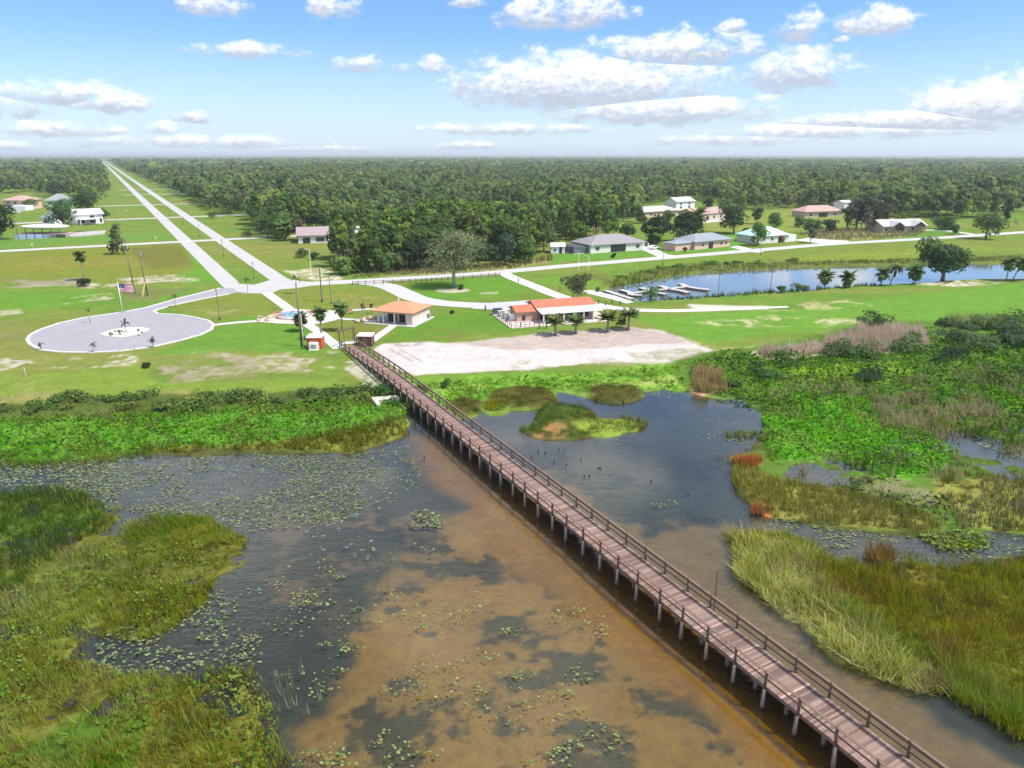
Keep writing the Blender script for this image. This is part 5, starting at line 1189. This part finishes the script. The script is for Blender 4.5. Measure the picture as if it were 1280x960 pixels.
def blades(XY, h, wd, nb, cols, lean=.35, zb=None, seed=3, hvar=.35):
    cols = [tuple(.86*x for x in c_) for c_ in cols]
    r_ = np.random.RandomState(seed); X, Y = XY; n = len(X)
    if not n: return
    X = np.repeat(X, nb)+r_.normal(size=n*nb)*h*.12; Y = np.repeat(Y, nb)+r_.normal(size=n*nb)*h*.12; N = n*nb
    Zb = (np.zeros(N)-.05 if zb is None else np.repeat(zb, nb)-.05); hh = h*(1+hvar*r_.normal(size=N)).clip(.35,1.9)
    clump = .62+.75*sstep(.25,.75,fbm(X/2.2, Y/2.2, 33, 3)); hh *= clump
    a = r_.uniform(0,6.28,N); ll = np.abs(r_.normal(size=N)).clip(0,1.5)*lean*hh; wind = .15*hh
    tip = np.stack([X+np.cos(a)*ll-wind, Y+np.sin(a)*ll, Zb+hh], -1); b_ = r_.uniform(0,6.28,N); dx = np.cos(b_)*wd/2; dy = np.sin(b_)*wd/2
    V = np.stack([np.stack([X-dx,Y-dy,Zb],-1), np.stack([X+dx,Y+dy,Zb],-1), tip], 1).reshape(-1,3)
    cs = np.array(cols, float); w1 = (.6*fbm(X/7, Y/7, 45, 4)+.4*fbm(X/1.4, Y/1.4, 46, 3))[:,None]; idx = np.clip(((w1[:,0]-.34)/.32+r_.normal(size=N)*.18)*len(cs), 0, len(cs)-1).astype(int)
    c = cs[idx]*r_.uniform(.75,1.3,(N,1)); GV['blade'][0].append(V); GV['blade'][1].append(np.repeat(c,3,0))
def leaves(XY, size, cols, zb, thick, seed=4, up=.8):
    r_ = np.random.RandomState(seed); X, Y = XY; n = len(X)
    if not n: return
    Zc = (zb if zb is not None else np.zeros(n))+r_.uniform(0,1,n)*thick
    nrm = r_.normal(size=(n,3))*.5+np.array((0,0,up)); nrm /= np.linalg.norm(nrm,axis=1)[:,None]; a = np.cross(nrm, r_.normal(size=(n,3))); a /= np.linalg.norm(a,axis=1)[:,None]; b_ = np.cross(nrm,a)
    s = size*r_.uniform(.5,1.4,n)[:,None]; c = np.stack([X,Y,Zc],-1)
    V = np.stack([c-a*s, c-b_*s*.7, c+a*s, c+b_*s*.7],1).reshape(-1,3)
    cs = np.array(cols, float); idx = np.clip(((fbm(X/3,Y/3,55,3)-.28)/.44+r_.normal(size=n)*.18)*len(cs),0,len(cs)-1).astype(int)
    GV['leaf'][0].append(V); GV['leaf'][1].append(np.repeat(cs[idx]*r_.uniform(.75,1.3,(n,1)),4,0))
def flush(kind, name, label, cat, k):
    V = np.concatenate(GV[kind][0]); K = np.concatenate(GV[kind][1]); o = npmesh(name, V, np.arange(len(V)).reshape(-1,k), GRASSB, K); tag(o, label, cat, None, 'stuff'); GV[kind] = ([],[]); print(name, len(V)//k)
OL = [(0.182,0.195,0.031),(0.403,0.325,0.049),(0.169,0.260,0.033),(0.364,0.403,0.065),(0.247,0.195,0.039)]; LG = [(.19,.23,.065),(.24,.25,.11),(.15,.21,.045)]; DG = [(0.057,0.112,0.022),(0.083,0.150,0.027),(0.053,0.090,0.021)]; BG = [(.080,.215,.028),(.115,.27,.032),(.055,.14,.022),(.15,.24,.045)]
TAN = [(.46,.39,.25),(.38,.32,.18),(.26,.25,.10)]; BR = [(0.135,0.115,0.034),(0.101,0.115,0.027),(0.176,0.135,0.047)]; RD = [(.50,.20,.10),(.42,.24,.11),(.30,.22,.09)]
def zb_(XY): return hsurf(*XY)
# lower right bed
q = sample(MATS_W[10], 24, 1.0, 0, .34, seed=1); blades(q, .8, .045, 4, OL, .45, zb_(q))
q = sample([(925,672),(1000,680),(1035,735),(1150,830),(1195,868),(1147,868),(1084,842),(1042,816),(1009,790),(960,757),(920,715)], 22, .8, 0, seed=2); blades(q, .85, .06, 4, [(.60,.60,.20),(.68,.64,.32),(.46,.52,.14),(.40,.35,.18)], .9, zb_(q))
q = sample([(1030,740),(1090,770),(1180,830),(1290,880),(1330,930),(1290,925),(1222,890),(1185,860),(1120,810),(1050,770)], 16, 1, 0, seed=22); blades(q, 1.0, .05, 5, [(0.150,0.300,0.045),(0.195,0.330,0.060),(0.255,0.330,0.090)], .5, zb_(q))
q = sample([(1040,705),(1290,700),(1290,780),(1150,780),(1060,740)], 12, 1, 3, .40, seed=23); blades(q, .6, .045, 4, BR, .4, zb_(q))
# upper right bed fringe
q = sample([(918,575),(980,600),(1060,615),(1150,640),(1180,664),(1060,658),(960,645),(922,612)], 9, 1, 0, seed=5); blades(q, .85, .07, 4, [(0.255,0.232,0.060),(0.300,0.270,0.090),(0.180,0.195,0.045)], .4, zb_(q))
q = sample([(1160,590),(1290,600),(1400,640),(1400,670),(1200,662)], 8, 1, 0, .35, seed=6); blades(q, .8, .07, 4, [(.18,.19,.05),(.13,.16,.03),(.22,.22,.10)], .4, zb_(q))
for a,b_,rx,ry in ((935,578,17,7),(952,640,14,4),(1100,695,20,8),(1185,818,18,7)):
    q = sample(ell(a,b_,rx,ry), 22, .8, 0, seed=int(a)); blades(q, .85, .07, 5, RD, .5, zb_(q))
# island mounds of sedge
for a,b_,rx,ry,cs in ((653,497,40,13,BR),(770,492,36,12,BR),(706,520,36,15,DG),(580,507,22,9,BR),(620,508,18,7,OL)):
    q = sample(ell(a,b_,rx,ry), 12, .4, 0, seed=int(a)); 
    e = np.clip(1-(((W2P(*q,.1)[0]-a)/rx)**2+((W2P(*q,.1)[1]-b_)/ry)**2), 0, 1); blades(q, .55, .07, 4, cs, .45, e*.35)
q = sample([(648,536),(680,528),(745,523),(790,520),(812,528),(800,537),(745,543),(700,550),(668,545)], 10, .8, 0, seed=9); blades(q, .55, .08, 4, [(.12,.20,.03),(.17,.24,.05),(.20,.15,.05)], .4)
q = sample(ell(930,542,24,6), 8, .8, 0, seed=10); blades(q, .5, .08, 4, LG, .4)
# lower left beds
q = sample(MATS_W[8], 27, .8, -4, .36, seed=12); blades(q, .48, .05, 4, [(0.170,0.190,0.028),(0.220,0.220,0.036),(0.150,0.230,0.036)], .4, zb_(q))
q = sample([(-200,612),(0,618),(60,612),(125,625),(145,648),(60,700),(0,745),(-200,800)], 9, 1, 0, seed=13); blades(q, .8, .06, 4, DG, .4, zb_(q))
q = sample([(-200,740),(0,735),(60,695),(150,670),(160,715),(125,765),(95,800),(60,860),(-200,880)], 14, 1, 0, seed=14); blades(q, .55, .05, 4, [(0.238,0.289,0.051),(0.170,0.255,0.043),(0.272,0.306,0.102)], .4, zb_(q))
q = sample(MATS_W[9], 24, 1, -4, .40, seed=15); blades(q, .45, .045, 4, [(0.270,0.270,0.054),(0.216,0.180,0.036),(0.180,0.270,0.045),(0.306,0.324,0.090)], .45, zb_(q))
q = sample([(20,945),(120,885),(180,905),(165,1000),(0,1000)], 9, 1, 0, .45, seed=16); blades(q, .6, .045, 5, [(0.063,0.182,0.021),(0.084,0.224,0.028)], .4, zb_(q))
# left bank fringe
q = sample([(-200,569),(0,569),(90,568),(180,559),(205,568),(170,571),(90,582),(0,585),(-200,585)], 7, .6, -2, seed=171); blades(q, .6, .09, 4, [(.10,.20,.03),(.16,.19,.04),(.13,.15,.04)], .5, None)
for k_ in (7,8,9,10):
    q = sample(MATS_W[k_], 5, 1.5, 0, .53, seed=172+k_); blades(q, .5, .06, 4, [(.10,.075,.03),(.06,.06,.02),(.20,.15,.07)], .6, zb_(q))
    q = sample(MATS_W[k_], 2.2, 1.5, 0, .56, seed=182+k_); blades(q, .7, .06, 5, [(.26,.31,.07),(.32,.31,.12),(.16,.23,.04)], .6, zb_(q))
q = sample([(180,562),(260,557),(380,549),(460,534),(505,521),(512,542),(440,565),(300,562),(200,567)], 7, .6, 0, seed=17); blades(q, .8, .09, 4, [(.15,.15,.03),(.12,.14,.025),(.18,.17,.05)], .4, zb_(q))
# pale reed banks
q = sample([(940,442),(1030,430),(1090,408),(1155,412),(1160,430),(1110,440),(960,446)], 5, 1, 0, seed=18); blades(q, 1.35, .12, 7, [(.60,.48,.38),(.52,.43,.31),(.66,.55,.44)], .3, zb_(q))
q = sample([(865,468),(902,466),(908,492),(868,492)], 6, .6, 0, seed=19); blades(q, 1.5, .11, 6, [(.54,.34,.22),(.44,.32,.18),(.30,.27,.10)], .25, zb_(q))
q = sample([(1090,500),(1170,490),(1240,505),(1235,540),(1130,552),(1100,540)], 3, 1, 0, .42, seed=20); blades(q, 1.2, .10, 5, TAN, .35, zb_(q))
q = sample([(1180,400),(1250,396),(1290,404),(1290,412),(1180,410)], 3, 1, 0, .4, seed=24); blades(q, 1.4, .12, 5, TAN, .3, None)
q = sample([(455,345),(540,338),(640,332),(690,322),(690,328),(640,337),(540,344),(440,350)], 1.2, .5, 0, seed=25); blades(q, 1.1, .16, 5, [(.25,.21,.12),(.17,.17,.06)], .3, np.full(len(q[0]), GZ))
q = sample([(752,356),(800,342),(860,333),(960,331),(1290,322),(1290,327),(1180,330),(1000,334),(860,343),(765,362)], 1.5, .5, 0, seed=26); blades(q, .75, .18, 5, [(.15,.22,.045),(.10,.17,.03),(.18,.19,.07)], .5, np.full(len(q[0]), GZ-.2))
q = sample([(800,378),(850,374),(900,371.5),(950,367),(1000,366),(1047,360),(1100,357),(1100,359),(1047,362.5),(1000,368),(900,374),(850,378)], 2.5, .3, 0, seed=27); blades(q, .9, .14, 5, [(.07,.13,.02),(.10,.15,.03)], .3, np.full(len(q[0]), GZ-.2))
q = sample([(1020,286),(1090,288),(1160,290),(1140,298),(1040,302),(1000,296)], .35, .5, 0, seed=28); blades(q, 1.2, .3, 6, TAN, .3, np.full(len(q[0]), GZ))
q = sample([(960,470),(1100,480),(1290,450),(1450,460),(1450,640),(1290,650),(1100,620),(1000,590),(960,560)], 2.2, 1, 0, .52, z=.1, seed=95); blades(q, 1.1, .09, 4, TAN+[(.10,.15,.03)], .4, zb_(q))
q = sample([(0,500),(240,500),(430,488),(500,500),(505,520),(440,545),(300,555),(0,570)], 2.0, 1, 0, .54, z=.1, seed=96); blades(q, .8, .09, 4, [(.17,.20,.05),(.10,.17,.03),(.22,.20,.09)], .4, zb_(q))
for q_, cs_ in ((MATS_W[10], LG), (MATS_W[8], OL), (MATS_W[9], OL), (MATS_W[7], OL), (MATS_W[6], OL), (MATS_W[11], LG)):
    X_, Y_ = sample(q_, 3.0, 3, -14, seed=98); blades((X_, Y_), .5, .05, 4, cs_, .6, None)
flush('blade', 'marsh_grass', 'olive, tan and green marsh grasses standing around the lake', 'marsh grass', 3)
# broad leaved mats: bright green
q = sample([(-200,524),(0,524),(240,515),(430,499),(498,503),(510,520),(440,545),(300,556),(170,562),(0,572),(-200,575)], 9, .8, 0, seed=30); leaves(q, .20, BG, zb_(q), .5)
q = sample([(955,500),(1010,490),(1075,498),(1150,538),(1200,566),(1170,590),(1100,600),(1040,572),(965,577),(950,540)], 16, .8, 0, seed=31); leaves(q, .19, [(.07,.21,.024),(.10,.29,.028),(.14,.29,.03),(.05,.15,.022),(.15,.22,.05)], zb_(q), .55)
q = sample([(862,455),(900,442),(960,445),(1090,440),(1290,415),(1500,420),(1500,560),(1290,560),(1150,530),(1075,495),(950,515),(905,495),(870,488)], 5, 1, 0, seed=32); leaves(q, .27, [(.05,.115,.02),(.07,.16,.022),(.10,.20,.022),(.045,.09,.022)], zb_(q), .8)
q = sample([(1150,488),(1290,478),(1400,490),(1400,530),(1290,522),(1180,515)], 8, 1, 0, seed=33); leaves(q, .24, BG, zb_(q), .6)
q = sample([(510,480),(690,468),(780,461),(850,457),(860,488),(800,486),(700,488),(600,500),(560,512)], 5, .8, 0, .42, seed=34); leaves(q, .2, [(.08,.19,.025),(.12,.22,.03)], zb_(q), .35)
q = sample([(1000,590),(1120,600),(1200,620),(1180,660),(1060,625)], 9, 1, 0, .45, seed=35); leaves(q, .2, [(.06,.10,.03),(.09,.15,.03),(.12,.12,.05)], zb_(q), .5)
q = sample(MATS_W[11], 20, .6, 0, seed=36); leaves(q, .18, [(.16,.24,.04),(.20,.25,.08)], zb_(q), .4)
q = sample(MATS_W[9], 12, 1, 0, .48, seed=37); leaves(q, .13, [(.16,.24,.07),(.11,.19,.04)], zb_(q)+.25, .4)
q = sample([(-200,700),(60,690),(150,680),(120,780),(60,840),(-200,880)], 8, 1, 0, .50, seed=38); leaves(q, .13, [(.17,.25,.08),(.12,.20,.05)], zb_(q)+.2, .4)
q = sample([(172,690),(250,680),(280,710),(230,760),(165,790)], 7, 1, 0, .45, seed=39); leaves(q, .12, [(.15,.22,.05),(.12,.18,.04)], zb_(q)+.25, .4)
flush('leaf', 'marsh_herbs', 'low broad leaved bright green marsh plants matted over the shallows', 'marsh plants', 4)
# ---------- shrub thickets on the banks
SV=[];SK=[]
def thicket(poly, dens, h, cols, seed, wd=1.6, n=130, leaf=.17):
    r_ = np.random.RandomState(seed); X, Y = sample(poly, dens, 1, 0, seed=seed); cs = np.array(cols)
    for i in range(len(X)):
        hh = h*r_.uniform(.5,1.25); w_ = wd*r_.uniform(.7,1.4); lb = [(r_.uniform(-.4,.4)*w_, r_.uniform(-.4,.4)*w_, hh*r_.uniform(.3,.75), w_*r_.uniform(.4,.8), w_*r_.uniform(.4,.8), hh*r_.uniform(.25,.45)) for _ in range(4)]
        V, Fc, K = leafcloud(r_, lb, n, leaf, tuple(1.3*cs[r_.randint(len(cs))]), cvar=.2, shell=(.5,1.05)); V = V+np.array((X[i],Y[i],.25)); SV.append(V); SK.append(K)
thicket([(-200,512),(0,510),(60,505),(80,500),(200,498),(300,494),(430,490),(480,488),(488,494),(420,503),(240,510),(80,515),(0,518),(-200,524)], .30, 1.4, [(.07,.11,.025),(.085,.135,.03),(.14,.17,.035),(.08,.11,.03)], 51, 1.9, 130, .20)
thicket([(960,448),(1060,438),(1150,425),(1160,440),(1060,450),(970,456)], .10, 1.9, [(0.096,0.136,0.040),(0.072,0.112,0.032)], 52, 2, 150, .22)
thicket([(1150,405),(1220,402),(1290,400),(1450,404),(1450,450),(1290,440),(1230,440),(1180,430)], .085, 2.2, [(0.061,0.099,0.038),(0.056,0.088,0.038),(0.096,0.136,0.045)], 53, 2.6, 200, .25)
thicket([(1210,402),(1270,402),(1290,412),(1230,416)], .08, 2.8, [(.10,.14,.022)], 54, 2.4, 160, .25)
thicket([(1168,450),(1190,440),(1212,446),(1210,458),(1185,464),(1170,458)], .16, 2.2, [(0.045,0.063,0.027),(0.053,0.075,0.030)], 55, 2.0, 180, .2)
thicket([(1075,402),(1100,400),(1110,412),(1080,414)], .12, 2.2, [(.04,.065,.022)], 56, 2, 150, .22)
thicket([(905,452),(960,450),(1000,458),(960,490),(912,488)], .07, 1.3, [(.05,.10,.022),(.045,.08,.02)], 57, 1.8, 130, .2)
thicket([(1050,470),(1130,466),(1150,478),(1060,482)], .08, 1.3, [(.04,.065,.022)], 58, 1.8, 120, .2)
thicket([(1230,470),(1290,462),(1290,478),(1240,482)], .09, 1.7, [(.13,.17,.02),(.045,.07,.02)], 59, 1.8, 130, .2)
thicket([(770,348),(830,336),(900,328),(990,328),(990,331),(900,333),(830,342),(780,354)], .035, 1.5, [(.05,.10,.022),(.06,.13,.02),(.05,.08,.025)], 60, 2.0, 90, .28)
thicket([(524,484),(560,483),(562,492),(528,494)], .10, 1.0, [(.035,.07,.015)], 61, 1.5, 130, .17)
thicket([(500,512),(470,500),(440,492),(480,489),(505,500)], .10, 1.3, [(.05,.11,.02),(.045,.085,.02)], 62, 1.4, 130, .17)
V = np.concatenate(SV); K = np.concatenate(SK); o = npmesh('bank_thicket', V, np.arange(len(V)).reshape(-1,4), LEAF, K); tag(o, 'dark low shrub thicket lining the lake banks', 'thicket', None, 'stuff'); print('thicket', len(V)//4)
# ---------- floating lily pads
padm = attrmat('lily_leaf', .6, .15, 3, .1, 0, .2)
LV = []; LK = []; LF = []
def pads(XY, r, cols, seed, tilt=.06, zz=.012, lift=0):
    r_ = np.random.RandomState(seed); X, Y = XY; n = len(X)
    if not n: return
    s = r*r_.uniform(.6,1.3,n); a0 = r_.uniform(0,6.28,n); nrm = r_.normal(size=(n,3))*tilt+np.array((0,0,1)); k = 6; Z = zz+r_.uniform(0,1,n)*.01+lift*r_.rand(n); base = sum(len(v) for v in LV)
    P_ = []
    for j in range(k):
        a = a0+j*2*math.pi/k*.95; dx = s*np.cos(a); dy = s*np.sin(a)*.85; P_.append(np.stack([X+dx, Y+dy, Z-(nrm[:,0]*dx+nrm[:,1]*dy)], -1))
    V = np.stack(P_, 1).reshape(-1,3); cs = np.array(cols, float)[r_.randint(0,len(cols),n)]*r_.uniform(.75,1.25,(n,1))
    LV.append(V); LK.append(np.repeat(cs,k,0))
PC = [(.15,.19,.085),(.11,.16,.06),(.19,.20,.12),(.08,.11,.045),(.14,.13,.07)]
OPEN = [(-200,580),(0,582),(90,580),(170,568),(300,566),(440,570),(510,556),(530,600),(470,640),(380,660),(310,668),(262,646),(200,641),(140,640),(125,620),(60,606),(0,612),(-200,610)]
pads(sample(OPEN, 11, 1, 0, .44, z=0, seed=70), .125, PC, 70, .12, lift=.05)
pads(sample(OPEN, 3.0, 1, 0, z=0, seed=71), .13, PC, 71, .12)
pads(sample([(-200,580),(140,575),(140,640),(60,608),(-200,610)], 10, 1, 0, z=0, seed=72), .14, PC, 72, .2, lift=.1)
PL = [(.15,.21,.08),(.19,.23,.11),(.10,.15,.05),(.16,.15,.07)]
pads(sample([(96,852),(125,793),(205,765),(270,740),(285,735),(330,790),(325,835),(271,829),(233,845),(160,843)], 9, 1, 0, .46, z=0, seed=73), .115, PL, 73, .15, lift=.12)
pads(sample([(290,740),(400,700),(420,780),(330,850),(322,800)], 2.2, 1, 0, .58, z=0, seed=74), .11, PL, 74, .15, lift=.1)
pads(sample([(310,640),(560,600),(560,700),(420,740),(300,740)], 1.2, 1, 0, .60, z=0, seed=75), .16, PC, 75, .1)
pads(sample([(740,492),(905,490),(948,520),(940,560),(880,545),(860,500),(800,500)], 2.5, 1, 0, .57, z=0, seed=76), .17, PC, 76, .1)
pads(sample([(960,648),(1190,668),(1290,670),(1290,700),(1185,708),(1060,700),(960,668)], 5, 1, 0, .50, z=0, seed=77), .15, [(.10,.14,.05),(.16,.2,.08)], 77, .1, lift=.06)
pads(sample([(1130,545),(1290,548),(1320,590),(1250,562),(1150,555)], 3, 1, 0, .5, z=0, seed=78), .2, [(.2,.18,.13),(.14,.16,.08)], 78, .1, lift=.05)
pads(sample(ell(533,648,26,12), 9, 1, 0, z=0, seed=79), .16, PC, 79, .2, lift=.1)
# clusters in the shallows of the near lake
r_ = np.random.RandomState(80); cl = [(410,712),(425,722),(395,742),(415,750),(372,742),(383,755),(340,783),(355,785),(385,750),(432,779),(450,762),(462,755),(470,782),(497,745),(485,738),(530,748),(525,785),(512,766),(560,766),(578,770),(548,784),(605,757),(408,805),(430,812),(436,810),(361,846),(395,840),(390,863),(400,858),(425,842),(524,846),(502,858),(505,865),(540,873),(552,880),(538,866),(583,856),(600,862),(607,892),(613,896),(590,880),(645,850),(650,887),(660,882),(690,875),(710,871),(688,898),(630,790),(644,788),(610,820),(565,833),(535,833),(640,842),(665,845),(720,840),(735,850),(470,932),(495,942),(525,945),(533,943),(500,946),(395,952),(405,945),(425,945),(440,958),(420,955),(385,942),(700,940),(712,935),(735,930),(680,951),(742,915),(760,905),(722,888),(765,930),(695,955),(880,800),(620,655),(700,775),(745,780),(755,788),(722,762),(480,918),(640,905),(845,630),(822,632)]
LEAFC = []; ang_l = []
for (x,y) in cl:
    X, Y = Pn(x,y,0); m_ = r_.randint(4,17); sx_ = r_.uniform(.25,.8); px_ = X+r_.normal(size=m_)*sx_; py_ = Y+r_.normal(size=m_)*sx_*.8
    pads((px_,py_), .10, [(.20,.24,.085),(.15,.21,.07),(.10,.15,.04),(.18,.16,.06)], int(x), .22, lift=.18)
V = np.concatenate(LV); K = np.concatenate(LK); o = npmesh('lily_pads', V, np.arange(len(V)).reshape(-1,6), padm, K); tag(o, 'pale green lily pads floating in patches on the lake', 'lily pads', None, 'stuff'); print('pads', len(V)//6)
# thin emergent reeds near the lower left bed
blades((np.array([Pn(a,b_,0)[0] for a,b_ in ((349,862),(353,868),(364,858),(376,845),(371,880),(386,890),(349,888),(362,885),(402,875),(334,868),(345,850),(380,842))]), np.array([Pn(a,b_,0)[1] for a,b_ in ((349,862),(353,868),(364,858),(376,845),(371,880),(386,890),(349,888),(362,885),(402,875),(334,868),(345,850),(380,842))])), .9, .05, 7, [(.30,.29,.20),(.2,.22,.12)], .2, seed=90)
q = sample([(860,640),(915,655),(925,720),(900,700),(850,680)], 1.6, 1, 0, .45, z=0, seed=91); blades(q, .35, .05, 3, [(.14,.13,.07),(.10,.11,.05)], .7)
flush('blade', 'emergent_reeds', 'sparse grey green reeds poking out of open water', 'reeds', 3)
# ============================================================= AIR
hz_ = MB().box(-29000,29000,-2500,33000,-2.2,62.0).build('haze', bpy.data.materials.new('haze_air')); hm = hz_.data.materials[0]; hm.use_nodes = True; nt = hm.node_tree; nt.nodes.clear()
o_ = nd(nt, 'ShaderNodeOutputMaterial'); pv = nd(nt, 'ShaderNodeVolumePrincipled'); pv.inputs['Color'].default_value = (.90,.95,1,1); pv.inputs['Density'].default_value = 0.00012; pv.inputs['Anisotropy'].default_value = .2
nt.links.new(pv.outputs[0], o_.inputs['Volume']); hz_['kind'] = 'stuff'; hz_['label'] = 'pale blue summer haze over the distant forest'
